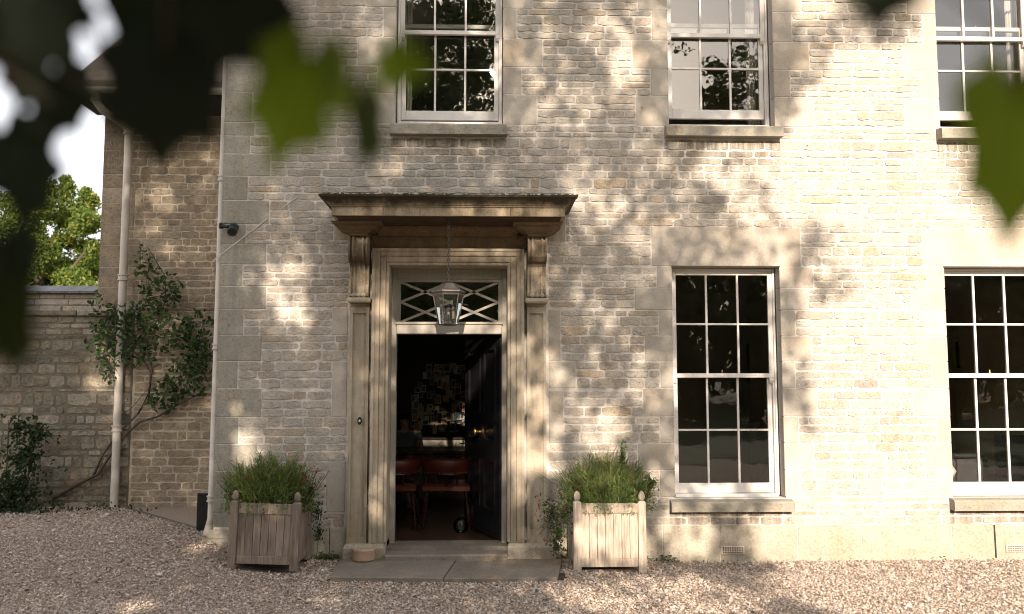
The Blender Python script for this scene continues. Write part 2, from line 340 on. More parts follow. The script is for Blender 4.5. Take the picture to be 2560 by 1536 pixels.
def fast_mesh(name, V, F, smooth=False):
    m = bpy.data.meshes.new(name); k = F.shape[1]
    m.vertices.add(len(V)); m.vertices.foreach_set('co', np.ascontiguousarray(V, dtype=np.float32).ravel())
    m.loops.add(F.size); m.loops.foreach_set('vertex_index', np.ascontiguousarray(F, dtype=np.int32).ravel())
    m.polygons.add(len(F)); m.polygons.foreach_set('loop_start', np.arange(len(F), dtype=np.int32) * k)
    m.polygons.foreach_set('use_smooth', np.full(len(F), smooth)); m.update(calc_edges=True); return m
def link(name, me, mat=None, parent=None, loc=None):
    o = bpy.data.objects.new(name, me); C.objects.link(o)
    if mat is not None and me is not None and not me.materials: me.materials.append(mat)
    if parent is not None: o.parent = parent
    if loc is not None: o.location = loc
    return o
def obj(name, mb, mat, parent=None, smooth=False, loc=None): return link(name, mb.mesh(name, smooth), mat, parent, loc)
def thing(name, label, cat, loc=(0, 0, 0), rotz=0.0, group=None):
    o = bpy.data.objects.new(name, None); C.objects.link(o); o.location = loc; o.rotation_euler = (0, 0, rotz); o.empty_display_size = .1
    return tag(o, label, cat, group)
def tag(o, label, cat, group=None):
    o['label'] = label; o['category'] = cat
    if group: o['group'] = group
    return o
def struct(o): o['kind'] = 'structure'; return o
def stuff(o): o['kind'] = 'stuff'; return o
def rand_frames(n, nrm=None, spread=1.0):
    """n random rotation matrices; z axis near nrm when given"""
    z = rng.normal(size=(n, 3))
    if nrm is not None: z = np.asarray(nrm) + z * spread
    z /= np.linalg.norm(z, axis=1, keepdims=True)
    x = rng.normal(size=(n, 3)); x -= (x * z).sum(1, keepdims=True) * z; x /= np.linalg.norm(x, axis=1, keepdims=True)
    y = np.cross(z, x); return np.stack([x, y, z], axis=2)
def scatter(name, tv, tf, P, Rm, S):
    tv = np.asarray(tv, float); tf = np.asarray(tf); n = len(P); S = np.asarray(S, float)
    if S.ndim == 1: S = np.repeat(S[:, None], 3, 1)
    V = np.einsum('nij,nkj->nki', Rm, tv[None] * S[:, None, :]) + np.asarray(P)[:, None, :]
    F = tf[None] + (np.arange(n) * len(tv))[:, None, None]
    return fast_mesh(name, V.reshape(-1, 3), F.reshape(-1, tf.shape[1]))
LEAF_V = [(0, -.5, 0), (.26, -.1, .06), (.2, .25, .04), (0, .55, -.05), (-.2, .25, .04), (-.26, -.1, .06)]
LEAF_F = [(0, 1, 2, 3), (0, 3, 4, 5)]

# ------------------------------------------------------------------ ground
def smooth(t): t = min(max(t, 0.0), 1.0); return t * t * (3 - 2 * t)
def gz(x, y):
    z = .21 * smooth((-1.75 - x) / 1.0) * smooth((y + 1.5) / 1.7)
    return z + .05 * smooth((y + 1.6) / 1.3) * smooth((2.2 - x) / 1.6)
xs = np.concatenate([np.linspace(-120, -8, 12), np.linspace(-7.6, 7.6, 70), np.linspace(8, 120, 12)])
ys = np.concatenate([np.linspace(-120, -9, 12), np.linspace(-8.6, 3.2, 60), np.linspace(3.6, 120, 12)])
gv = np.array([(x, y, gz(x, y) - .012 + (0 if abs(x) > 7.6 else .004 * math.sin(7 * x + 3 * y))) for y in ys for x in xs])
nx = len(xs); gf = np.array([(j * nx + i, j * nx + i + 1, (j + 1) * nx + i + 1, (j + 1) * nx + i) for j in range(len(ys) - 1) for i in range(nx - 1)])
struct(link('ground', fast_mesh('ground', gv, gf, True), M['gravelbase']))

struct(obj('lawn', MB().add([(-60, -60, .004), (60, -60, .004), (60, -9.6, .004), (-60, -9.6, .004)], [(0, 1, 2, 3)]), mat_plain('mown grass', (.045, .065, .02), .95, 0, .3, 3, .4, 80)))  # unseen, added to darken the ground mirrored in the lower panes

# ------------------------------------------------------------------ the house
house = thing('stone_house', 'two storey pale stone house front with white sash windows and an open black front door', 'house')
XL, XR, ZT = -2.555, 7.4, 6.6
U1 = (-.885, .168, 4.235, 6.15); U2 = (1.825, 2.882, 4.235, 6.15); U3 = (4.565, 5.62, 4.235, 6.15)
L2 = (1.83, 2.888, .605, 2.832); L3 = (4.54, 5.60, .605, 2.838)
DOOR = (-.955, .235, .10, 2.825)
openings = [U1, U2, U3, L2, L3, DOOR]
def grow(o, g): return (o[0] - g, o[1] + g, o[2] - g, o[3] + g)
def bands(rects, x0, x1, z0, z1):
    """rectangles covering [x0,x1]x[z0,z1] minus rects"""
    zs = sorted({z0, z1, *[min(max(r[2], z0), z1) for r in rects], *[min(max(r[3], z0), z1) for r in rects]})
    out = []
    for a, b in zip(zs, zs[1:]):
        if b - a < 1e-6: continue
        blk = sorted((r[0], r[1]) for r in rects if r[2] < b - 1e-6 and r[3] > a + 1e-6)
        x = x0
        for p, q in blk:
            if p > x + 1e-6: out.append((x, min(p, x1), a, b))
            x = max(x, q)
        if x < x1 - 1e-6: out.append((x, x1, a, b))
    return out
mb = MB()
for r in bands([grow(o, .012) for o in openings], XL + .01, XR, -.3, ZT): mb.box(r[0], r[1], 0, .32, r[2], r[3])
mb.box(XL + .01, XL + .3, .32, 6.0, -.3, ZT)
obj('mortar_bed', mb, M['mortar'], house)
obj('roof', MB().box(XL - .2, XR + .2, -.25, 6.2, ZT, ZT + .15).add([(XL - .3, -.35, ZT + .15), (XR, -.35, ZT + .15), (XR, 3, ZT + 2), (XL - .3, 3, ZT + 2), (XL - .3, 6.3, ZT + .15), (XR, 6.3, ZT + .15)], [(0, 1, 2, 3), (3, 2, 5, 4), (0, 3, 4)]), M['roof'], house)

# dressed blocks: quoins, window surrounds, lintels, plinth
ZL = [.34, .475, .605, .86, 1.115, 1.37, 1.64, 1.90, 2.15, 2.40, 2.62, 2.832, 3.03, 3.225, 3.46, 3.70, 3.92, 4.10, 4.235, 4.54, 4.82, 5.11, 5.42, 5.74, 6.05, 6.35, ZT]
blocked = []
J = .0035
def block(x0, x1, z0, z1, mat, yf=-.004, yb=.10, name='ashlar_block', keep=True):
    if keep: blocked.append((x0, x1, z0, z1))
    return obj(name, MB().box(x0 + J, x1 - J, yf + random.uniform(-.0015, .0015), yb, z0 + J, z1 - J, .004), mat, house)
def surround(o, widths_l, widths_r, mat):
    k = 0
    for a, b in zip(ZL, ZL[1:]):
        if a < o[2] - .01 or b > o[3] + .12: continue
        b = min(b, o[3])
        block(o[0] - widths_l[k % len(widths_l)], o[0], a, b, mat); block(o[1], o[1] + widths_r[k % len(widths_r)], a, b, mat); k += 1
surround(L2, [.15, .36, .14, .30, .13, .28, .14, .37, .15], [.16, .29, .15, .34, .13, .30, .15, .28, .34], M['ashlar'])
surround(L3, [.15, .28, .14, .36, .16, .30, .22, .34, .18], [.2, .3], M['ashlar'])
surround(U1, [.36, .18, .38, .13, .3, .2], [.34, .19, .40, .14, .3, .2], M['ashlar'])
surround(U2, [.33, .18, .36, .16, .3, .2], [.40, .17, .37, .20, .3, .2], M['ashlar'])
surround(U3, [.36, .17, .35, .14, .3, .2], [.2, .3], M['ashlar'])
for o in (U1, U2, U3): block(o[0] - .3, o[1] + .3, o[3], o[3] + .35, M['ashlar'], yb=.13)
block(L2[0] - .20, L2[1] + .22, 2.832, 3.225, M['ashlar'], yb=.14); block(L3[0] - .21, L3[1] + .22, 2.838, 3.225, M['ashlar'], yb=.14)
qw = [.20, .42, .24, .40, .22, .43, .20, .42, .24, .45, .22, .44, .24, .46, .25, .46, .26, .30, .27, .36, .28, .28, .3, .3, .4, .3]
for k, (a, b) in enumerate(zip(ZL, ZL[1:])): block(XL, XL + qw[k], a, b, M['quoin'], yb=.30)
xq = XL - .04                                            # plinth course along the foot of the wall
for w in (.52, .62, .28, .25): block(xq, xq + w, -.25, .34 - random.choice((0, .015)), M['plinth'], -.03, .1, 'plinth_block'); xq += w
xq = .72
for w in (.36, .62, .55, .75, .62, .88, .62, .60, .75, .8): block(xq, min(xq + w, XR), -.25, .34, M['plinth'], -.005, .1, 'plinth_block'); xq += w
# sills
def sill(o, parent, z0, z1, ext, yf):
    m = MB(); x0, x1 = o[0] - ext, o[1] + ext
    pr = [(yf, z0), (yf, z1 - .018), (yf + .012, z1 - .004), (.02, z1 + .012), (.16, z1 + .02), (.16, z0), (-.002, z0 + .004)]
    m.extrude_x(pr[::-1], x0, x1); s = obj('sill', m, M['sill'], parent)
    blocked.append((x0, x1, z0, z1 + .01)); return s
# doorcase keeps the rubble away
DCX0, DCX1 = -1.315, .615
blocked += [(DCX0, DCX1, -.3, 3.07), (-1.47, .79, 3.07, 3.36), (DOOR[0], DOOR[1], 0, 2.83)]
for x0, x1, z0, z1 in ((-1.46, -1.315, 1.37, 1.90), (-1.47, -1.315, 2.15, 2.42), (.615, .735, 1.90, 2.40), (.615, .88, 1.64, 1.90), (.615, .76, 1.115, 1.62), (-1.50, -1.315, .475, .95), (.615, .80, .475, .86)):
    block(x0, x1, z0, z1, M['ashlar'])
block(-1.47, -1.315, 3.07, 3.36, M['doorcase']); block(.615, .79, 3.07, 3.36, M['doorcase'])
for o in openings: blocked.append((o[0], o[1], o[2], o[3]))
SILLS = [(U1, 4.105, 4.215, .045), (U2, 4.11, 4.218, .05), (U3, 4.11, 4.218, .05), (L2, .475, .575, .06), (L3, .475, .58, .05)]
for o, a, b, e in SILLS: blocked.append((o[0] - e, o[1] + e, a, b + .03))

# rubble: 24 shared rough stone shapes, laid course by course
def stone_variant(i):
    r = random.Random(100 + i); nx_, nz_ = 7, 3; V = []; F = []
    ex = [[r.uniform(-.022, .022) for _ in range(nz_)] for _ in range(2)]
    ez = [[r.uniform(-.10, .11) if s == 0 else r.uniform(-.05, .10) for _ in range(nx_)] for s in range(2)]
    tilt = r.uniform(-.003, .003)
    for j in range(nz_):
        for k in range(nx_):
            u = -.5 + k / (nx_ - 1); w = -.5 + j / (nz_ - 1)
            edge = k in (0, nx_ - 1) or j in (0, nz_ - 1); corner = k in (0, nx_ - 1) and j in (0, nz_ - 1)
            x = u + (ex[0][j] if k == 0 else ex[1][j] if k == nx_ - 1 else r.uniform(-.04, .04)) * .8
            z = w + (ez[0][k] if j == 0 else -ez[1][k] if j == nz_ - 1 else r.uniform(-.08, .08))
            if corner: x *= .965; z *= .88
            V.append((x, -.002 + tilt * u * 1.4 - r.uniform(0, .0035) - (0 if edge else .0015) - (.0025 if j == 0 else 0), z))
    for j in range(nz_ - 1):
        for k in range(nx_ - 1):
            a = j * nx_ + k; F.append((a, a + 1, a + nx_ + 1, a + nx_))
    ring = [k for k in range(nx_)] + [j * nx_ + nx_ - 1 for j in range(1, nz_)] + [(nz_ - 1) * nx_ + k for k in range(nx_ - 2, -1, -1)] + [j * nx_ for j in range(nz_ - 2, 0, -1)]
    m = len(ring); o = len(V)
    for q in ring: V.append(V[q])
    for q in ring: V.append((V[q][0] * 1.015, .02, V[q][2] * 1.03))
    for i2 in range(m): F.append((o + (i2 + 1) % m, o + i2, o + m + i2, o + m + (i2 + 1) % m))
    me = bpy.data.meshes.new('stone'); me.from_pydata(V, [], F)
    me.polygons.foreach_set('use_smooth', [i3 < (nx_ - 1) * (nz_ - 1) for i3 in range(len(F))]); me.update()
    return me
VAR = 24
def make_variants(mat):
    out = []
    for i in range(VAR):
        me = stone_variant(i); me.materials.append(mat); out.append(me)
    return out
def lay(rects_free, hc, wr, joint, hv=(.75, 1.3)):
    """fill free rectangles with coursed stones -> list (x0,x1,z0,z1)"""
    out = []
    for x0, x1, z0, z1 in rects_free:
        if x1 - x0 < .04 or z1 - z0 < .03: continue
        n = max(1, round((z1 - z0) / hc)); hs = [random.uniform(*hv) for _ in range(n)]; t = sum(hs); z = z0
        for h in hs:
            zz = z + h / t * (z1 - z0); x = x0
            while x < x1 - .01:
                w = random.uniform(*wr) * random.choice((.7, 1, 1, 1.25))
                if x + w > x1 - .09: w = x1 - x
                g1, g2 = joint * random.uniform(.3, .75), joint * random.uniform(.3, .75); out.append((x + g1, x + w - g1, z + g2, zz - g2)); x += w
            z = zz
    return out
def place_stones(stones, variants, parent, y, lim, mat, score, prefix='stone'):
    order = sorted(stones, key=lambda s: -score(s)); rest = []
    for i, (x0, x1, z0, z1) in enumerate(order):
        pr = random.uniform(.5, 1.5) * 1.0
        if i < lim:
            o = bpy.data.objects.new(prefix, variants[random.randrange(VAR)]); C.objects.link(o); o.parent = parent
            o.location = ((x0 + x1) / 2, y, (z0 + z1) / 2); o.scale = (x1 - x0, pr, z1 - z0)
        else: rest.append((x0, x1, z0, z1, pr))
    if rest:
        V = []; F = []; k = 0
        tmpl = []
        for me in variants:
            co = np.empty(len(me.vertices) * 3); me.vertices.foreach_get('co', co); tmpl.append((co.reshape(-1, 3), np.array([tuple(p.vertices) for p in me.polygons])))
        for x0, x1, z0, z1, pr in rest:
            tv, tf = tmpl[random.randrange(VAR)]
            V.append(tv * np.array([x1 - x0, pr, z1 - z0]) + np.array([(x0 + x1) / 2, y, (z0 + z1) / 2])); F.append(tf + k); k += len(tv)
        stuff(link('stonework', fast_mesh('stonework', np.concatenate(V), np.concatenate(F), True), mat, parent))
free = []
for a, b in zip(ZL, ZL[1:]): free += bands(blocked, XL, XR, a, b)
# merge thin slices in each slab
stones = lay([f for f in free if f[3] - f[2] > .03], .079, (.14, .36), .015)
def vis_score(s):
    cx, cz = (s[0] + s[1]) / 2, (s[2] + s[3]) / 2
    inside = -2.6 < cx < 5.2 and cz < 5.45
    return (s[1] - s[0]) * (s[3] - s[2]) * (1 if inside else .001)
place_stones(stones, make_variants(M['rubble']), house, 0.0, 300, M['rubble'], vis_score)

# ------------------------------------------------------------------ sash windows
def sash(win, x0, x1, zb, zt, y, rb, rt, st=.045, bw=.020):
    z_up = zb > 3
    """one sliding sash: stiles and rails, glazing bars, six panes"""
    d = .036; f = MB()
    f.box(x0, x0 + st, y, y + d, zb, zt, .003); f.box(x1 - st, x1, y, y + d, zb, zt, .003)
    f.box(x0 + st, x1 - st, y, y + d, zb, zb + rb, .003); f.box(x0 + st, x1 - st, y, y + d, zt - rt, zt, .003)
    obj('sash', f, M['white'], win)
    gx0, gx1, g0, g1 = x0 + st, x1 - st, zb + rb, zt - rt
    cw = (gx1 - gx0 - 2 * bw) / 3; ch = (g1 - g0 - bw) / 2
    for k in (1, 2):
        xa = gx0 + k * cw + (k - 1) * bw
        obj('glazing_bar', MB().extrude_x([(0, 0)] * 0 or [(y + .003, g0), (y + .003, g1), (y + .033, g1), (y + .033, g0)], xa, xa + bw), M['white'], win)
    zm = g0 + ch
    for k in range(3):
        xa = gx0 + k * (cw + bw)
        obj('glazing_bar', MB().box(xa, xa + cw, y + .004, y + .032, zm, zm + bw, .003), M['white'], win)
        for q in range(2):
            za = g0 + q * (ch + bw)
            tl_ = .2 if x0 < 0 else 1
            dx, dz = random.uniform(-.0016, .0016) * tl_, random.uniform(-.0022, .0022) * tl_
            yy = y + .018                                 # old panes never sit quite flat
            p = MB().add([(xa, yy - dx - dz, za), (xa + cw, yy + dx - dz, za), (xa + cw, yy + dx + dz, za + ch), (xa, yy - dx + dz, za + ch)], [(0, 1, 2, 3)])
            obj('pane', p, M['glass'] if z_up else M['glass_low'], win)
def window(o, label, zb_top, meet, lift, gb, sl):
    """o opening; upper sash above meet in front, lower sash behind raised by lift"""
    x0, x1, z0, z1 = o
    fr = MB(); w = .022
    for a, b in ((x0 + .001, x0 + w), (x1 - w, x1 - .001)): fr.box(a, b, .145, .29, z0, z1 - .001, .003)
    fr.box(x0 + w, x1 - w, .145, .29, z1 - w, z1 - .001, .003)
    fr.box(x0 + w, x1 - w, .10, .27, z0 - .02, z0 + gb, .004)
    fr.box(x0 + w, x0 + w + .012, .165, .195, z0 + gb, meet, 0); fr.box(x1 - w - .012, x1 - w, .165, .195, z0 + gb, meet, 0)
    win = obj('window', fr, M['white'], house); win['label'] = label
    sash(win, x0 + w + .001, x1 - w - .001, meet, z1 - w - .001, .156, .042, .045)
    hb = z0 + gb + lift
    sash(win, x0 + w + .013, x1 - w - .013, hb, meet + .042 + (lift if zb_top is None else zb_top), .200, .095, .042)
    for xa in (x0 + w + .001, x1 - w - .046):              # horn under each upper stile
        h = MB().extrude_x([(.158, meet), (.158, meet - .03), (.173, meet - .055), (.19, meet - .06), (.19, meet)][::-1], xa, xa + .045); obj('sash_horn', h, M['white'], win)
    c = MB().lathe([(.012, 0), (.014, .01), (.006, .018), (.012, .03), (.004, .042)], ((x0 + x1) / 2, .213, meet + .042 + lift), 8)
    obj('sash_catch', c, M['brass'], win, True)
    sill(o, win, *sl); return win
window(L2, 'tall lower window between the right planter and the sunlit wall', None, 1.745, .002, .012, (.475, .575, .06, -.10))
window(L3, 'tall lower window cut by the right edge of the photo', None, 1.745, .002, .012, (.475, .58, .05, -.10))
window(U1, 'upper window over the front door reflecting dark leaves', .08, 5.212, .046, .055, (4.105, 4.215, .045, -.115))
window(U2, 'upper window reflecting sky with its lower sash raised', .12, 5.215, .09, .05, (4.11, 4.218, .05, -.115))
window(U3, 'upper window at the top right corner behind the near leaf', .12, 5.215, .10, .05, (4.11, 4.218, .05, -.115))

# ------------------------------------------------------------------ doorcase
AY = -.10
axl, axr, azt = ax(927, 900, AY), ax(1311, 900, AY), az(622, AY)
zb = .20
arc = MB()
for (xa, xb, zt_), y, w in (((axl, axr, azt), AY, .075), ((axl + .075, axr - .075, azt - .075), AY + .018, .055), ((axl + .13, axr - .13, azt - .13), AY + .034, .03)):
    xa2, xb2 = xa + w, xb - w
    arc.box(xa, xa2, y, .02, zb, zt_, .006); arc.box(xb2, xb, y, .02, zb, zt_, .006); arc.box(xa2, xb2, y, .02, zt_ - w, zt_, .006)
ixl, ixr, izt = axl + .16, axr - .16, azt - .16
arc.box(ixl - .02, ixl, .02, .30, zb, izt); arc.box(ixr, ixr + .02, .02, .30, zb, izt); arc.box(ixl - .02, ixr + .02, .02, .30, izt, izt + .02)
arc.box(axl + .004, axl + .03, AY - .014, AY, zb, azt - .004); arc.box(axr - .03, axr - .004, AY - .014, AY, zb, azt - .004); arc.box(axl + .03, axr - .03, AY - .014, AY, azt - .03, azt - .004)
obj('architrave', arc, M['doorcase'], house)
obj('frieze', MB().box(-1.10, .40, -.055, .02, azt + .001, 3.12), M['shaded_stone'], house)
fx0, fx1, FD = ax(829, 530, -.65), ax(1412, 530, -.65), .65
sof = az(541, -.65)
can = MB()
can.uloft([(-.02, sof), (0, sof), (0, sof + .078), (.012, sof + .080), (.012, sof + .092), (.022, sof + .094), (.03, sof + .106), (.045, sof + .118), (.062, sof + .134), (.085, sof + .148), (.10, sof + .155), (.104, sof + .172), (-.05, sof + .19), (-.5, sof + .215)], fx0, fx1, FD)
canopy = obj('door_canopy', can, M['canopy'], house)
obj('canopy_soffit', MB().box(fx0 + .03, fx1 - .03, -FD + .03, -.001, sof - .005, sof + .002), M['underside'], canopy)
obj('canopy_bed_mould', MB().uloft([(-.05, 3.10), (0, 3.10), (.01, 3.125), (.04, 3.15), (.06, 3.17), (.06, sof - .006)], -1.02, .30, .10), M['shaded_stone'], canopy)
ms = MB()                                                  # moss and soot crust along the top edge
for k in range(420):
    x = random.uniform(fx0 - .10, fx1 + .10); r = random.uniform(.006, .024)
    ms.lathe([(r * .6, -.012), (r, 0), (r * .7, random.uniform(.004, .016))], (x, -FD - .10 + random.uniform(0, .1), sof + .171), 6, random.random())
obj('moss_crust', ms, M['soot'], canopy)
jl = MB()
for px in (958, 1050, 1277): jl.box(ax(px, 520, -.65) - .0025, ax(px, 520, -.65) + .0025, -FD - .0015, -FD + .01, sof + .002, sof + .078)
obj('canopy_joint', jl, M['timber'], canopy)
def console(xc):
    w = .09
    out = [(.0, 3.075), (-.215, 3.075), (-.245, 3.05), (-.258, 3.00), (-.258, 2.94), (-.243, 2.885), (-.20, 2.845), (-.155, 2.825), (-.135, 2.80), (-.128, 2.74), (-.128, 2.66), (-.135, 2.61), (-.150, 2.58), (-.155, 2.55), (-.145, 2.515), (-.115, 2.50), (0, 2.50)]
    m = MB().extrude_x(out, xc - w + .012, xc + w - .012)
    big = [(y * 1.10 if y else 0, z) for y, z in out]
    for a in (-w, -w + .036, w - .052, w - .016): m.extrude_x(big, xc + a, xc + a + .016)
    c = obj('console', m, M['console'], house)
    s = MB()                                               # drop of carved leaf under the scroll
    for k in range(3): s.lathe([(.0, 0), (.028, .012), (.03, .03), (.012, .05)], (xc - .045 + .045 * k, -.155, 2.50), 8)
    obj('carved_drop', s, M['doorcase'], c, True)
    m2 = MB().uloft([(0, 3.076), (0, 3.10), (.02, 3.104), (.02, 3.118), (.05, 3.128), (.085, 3.142), (.105, 3.150), (.105, 3.165), (.13, 3.170), (.145, sof - .006)], xc - w, xc + w, .26)
    obj('console_cap', m2, M['shaded_stone'], c)
    m3 = MB().uloft([(0, 2.452), (.012, 2.455), (.02, 2.468), (.02, 2.485), (.012, 2.499)], xc - w, xc + w, .165); obj('console_shelf', m3, M['doorcase'], c)
cxl, cxr = (ax(875, 650, -.15) + ax(922, 650, -.15)) / 2, (ax(1318, 650, -.15) + ax(1366, 650, -.15)) / 2
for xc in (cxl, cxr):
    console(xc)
    pl = MB().box(xc - .092, xc + .092, -.05, .03, .20, 2.45)
    for a in (-.092, .064): pl.box(xc + a, xc + a + .028, -.075, -.05, .20, 2.42)
    pl.box(xc - .064, xc + .064, -.075, -.05, 2.36, 2.42); pl.box(xc - .064, xc + .064, -.075, -.05, .20, .26)
    obj('pilaster', pl, M['doorcase'], house)
for xa, xb in ((cxl - .115, ixl), (ixr, cxr + .17)):
    b = MB().uloft([(0, -.1), (0, .165), (-.012, .185), (-.02, .20)], xa, xb, .15); obj('plinth_block', b, M['plinth'], house)
st = MB().box(ixl, ixr, -.21, .02, -.1, .115, .014); obj('doorstep', st, M['flag'], house)
obj('threshold', MB().box(ixl, ixr, .02, .34, -.1, .150), M['flag'], house)
# wooden frame and fanlight
FY = .20
dz_head = az(836, FY); trz = az(806, FY)
df = MB()
df.box(ixl, ixl + .05, FY, FY + .10, .145, izt - .001, .004); df.box(ixr - .05, ixr, FY, FY + .10, .145, izt - .001, .004)
df.box(ixl + .05, ixr - .05, FY, FY + .10, izt - .10, izt - .001, .004)
df.box(ixl + .05, ixr - .05, FY - .02, FY + .10, dz_head, trz, .006); df.box(ixl + .04, ixr - .04, FY - .035, FY - .02, trz - .025, trz, .004)
for xa in (ixl + .05, ixr - .085): df.box(xa, xa + .035, FY + .02, FY + .06, trz, izt - .10)
df.box(ixl + .085, ixr - .085, FY + .02, FY + .06, izt - .13, izt - .10)
dfr = obj('door_frame', df, M['frame'], house)
fan0, fan1, fz0, fz1 = ixl + .085, ixr - .085, trz + .001, izt - .13
fm, fzm = (fan0 + fan1) / 2, (fz0 + fz1) / 2
TL, TR, BL, BR, CC = (fan0, FY + .045, fz1), (fan1, FY + .045, fz1), (fan0, FY + .045, fz0), (fan1, FY + .045, fz0), (fm, FY + .045, fzm)
TC, BC, LM, RM = (fm, FY + .045, fz1), (fm, FY + .045, fz0), (fan0, FY + .045, fzm), (fan1, FY + .045, fzm)
fl = obj('fanlight', MB().add([(fan0, FY + .05, fz0), (fan1, FY + .05, fz0), (fan1, FY + .05, fz1), (fan0, FY + .05, fz1)], [(0, 1, 2, 3)]), M['glass'], house)
for i, (a, b) in enumerate(((TL, CC), (CC, BR), (TR, CC), (CC, BL), (TC, LM), (LM, BC), (TC, RM), (RM, BC))):
    dy = Vector((0, .0015 * (i % 4), 0)); obj('glazing_bar', MB().bar(Vector(a) + dy, Vector(b) + dy, .024, .026), M['frame'], fl)
# open door
HX, HY, DW, TH = ixr - .05, FY + .09, 1.02, R(69)
def dpt(u, t, z): return (HX - u * math.cos(TH) - t * math.sin(TH), HY + u * math.sin(TH) - t * math.cos(TH), z)   # t>0 outer face
def dbox(m, u0, u1, t0, t1, z0, z1):
    vs = [dpt(u, t, z) for z in (z0, z1) for t in (t0, t1) for u in (u0, u1)]
    return m.add(vs, [(0, 2, 3, 1), (4, 5, 7, 6), (0, 1, 5, 4), (2, 6, 7, 3), (0, 4, 6, 2), (1, 3, 7, 5)])
dz0, dz1 = .16, dz_head - .01
dm = MB(); dbox(dm, 0, DW, -.022, .0, dz0, dz1)
for u0, u1 in ((0, .12), (.44, .545), (.90, DW)): dbox(dm, u0, u1, 0, .022, dz0, dz1)
for z0, z1 in ((dz0, dz0 + .25), (.92, 1.10), (1.28, 1.38), (dz1 - .12, dz1)):
    for u0, u1 in ((.12, .44), (.545, .90)): dbox(dm, u0, u1, 0, .022, z0, z1)
door = obj('door', dm, M['blackpaint'], house); door['label'] = 'black panelled front door standing open into the hall'
for u0, u1 in ((.12, .44), (.545, .90)):
    for z0, z1 in ((dz0 + .25, .92), (1.10, 1.28), (1.38, dz1 - .12)):
        p = MB(); dbox(p, u0 + .045, u1 - .045, 0, .016, z0 + .045, z1 - .045)
        for a, b, c, d in ((u0, u1, z0, z0 + .016), (u0, u1, z1 - .016, z1), (u0, u0 + .016, z0 + .016, z1 - .016), (u1 - .016, u1, z0 + .016, z1 - .016)): dbox(p, a, b, 0, .028, c, d)
        obj('door_panel', p, M['blackpaint'], door)
kn = MB().lathe([(.062, 0), (.062, .006), (.05, .012), (.018, .016), (.016, .05), (.03, .056), (.045, .072), (.045, .09), (.03, .104), (.008, .108)], (0, 0, 0), 18)
ko = obj('door_knob', kn, M['brass'], door, True, dpt(.49, .022, 1.19)); ko.rotation_euler = Vector((-math.sin(TH), -math.cos(TH), 0)).to_track_quat('Z', 'Y').to_euler()
lk = MB(); dbox(lk, DW, DW + .003, -.02, .018, 1.13, 1.48); obj('lock_plate', lk, M['brass'], door)
ky = MB().tube([dpt(DW - .06, -.02, 1.04), dpt(DW - .06, .07, 1.04)], .006, 6).lathe([(.012, -.006), (.02, 0), (.012, .006)], dpt(DW - .06, .08, 1.04), 8); obj('key', ky, M['iron'], door)
lt = MB(); dbox(lt, DW, DW + .02, -.01, .01, 1.52, 1.545); obj('latch_bolt', lt, M['brass'], door)

# ------------------------------------------------------------------ small fittings on the front
bell = thing('doorbell', 'small oval brass doorbell on the left door pilaster', 'doorbell', (ax(899, 1052, -.08), -.076, az(1052, -.08)))
def oval(m, rx, rz, y0, y1, n=20):
    vs = [(rx * math.cos(2 * math.pi * k / n), y, rz * math.sin(2 * math.pi * k / n)) for y in (y0, y1) for k in range(n)]
    return m.add(vs, [tuple(range(n)), tuple(range(2 * n - 1, n - 1, -1))] + [(k, n + k, n + (k + 1) % n, (k + 1) % n) for k in range(n)])
obj('back_plate', oval(MB(), .021, .037, -.006, .0), M['iron'], bell); obj('push_button', oval(MB(), .009, .012, -.014, -.0055), M['bulb'], bell)
sx, szz = ax(584, 572, -.05), az(572, -.05)
sl = thing('wall_lamp', 'black metal spot lamp fixed across the corner stones beside the downpipe', 'wall lamp', (sx, -.03, szz))
obj('mount_plate', MB().lathe([(.045, 0), (.045, .02), (.03, .03)], (0, 0, 0), 14), M['iron'], sl).rotation_euler = (R(90), 0, 0)
obj('lamp_head', MB().lathe([(.03, 0), (.045, .02), (.047, .075), (.038, .085), (.03, .08)], (0, 0, 0), 14), M['iron'], sl, False, (.0, -.045, -.03)).rotation_euler = (R(115), 0, R(10))
obj('arm', MB().tube([(0, -.03, 0), (-.05, -.045, 0), (-.09, -.03, .008), (-.115, -.02, .012)], [.014, .018, .02, .024], 8), M['iron'], sl)
obj('end_clamp', MB().lathe([(.02, -.025), (.026, -.01), (.026, .02), (.016, .03)], (-.118, -.02, .01), 10), M['iron'], sl)
obj('cable', MB().tube([(-.10, -.02, .02), (-.08, -.03, .04), (-.05, -.02, .03), (-.02, -.02, .035)], .004, 6), M['iron'], sl)
def air_brick(px):
    xc, zc = ax(px, 1380, -.02), az(1379, -.02)
    m = MB().box(xc - .112, xc + .112, -.022, .0, zc - .036, zc + .036, .004); a = obj('air_brick', m, M['airbrick'], house)
    h = MB()
    for r in range(3):
        for c in range(9):
            h.lathe([(.0075, 0), (.0075, .003)], (0, 0, 0), 6)
            base = len(h.v) - 12
            for i in range(12):
                x, y, z = h.v[base + i]; h.v[base + i] = (xc - .09 + .0225 * c + x, -.0222 - z, zc - .021 + .021 * r + y)
    obj('air_hole', h, M['iron'], a)
air_brick(1832); air_brick(2545)
cr = MB().tube([(ax(2487, 1318, -.02), -.014, az(1318)), (ax(2489, 1350, -.02), -.014, az(1350)), (ax(2492, 1400, -.02), -.014, az(1402))], .006, 5); obj('wall_crack', cr, M['timber'], house)
sc_ = MB()
sc_.bar((ax(534, 652), -.007, az(652, 0, 534)), (ax(668, 548), -.007, az(548, 0, 668)), .013, .005).bar((ax(700, 525), -.007, az(525, 0, 700)), (ax(745, 492), -.007, az(492, 0, 745)), .009, .005)
stuff(obj('roof_scar', sc_, M['mortar'], house))
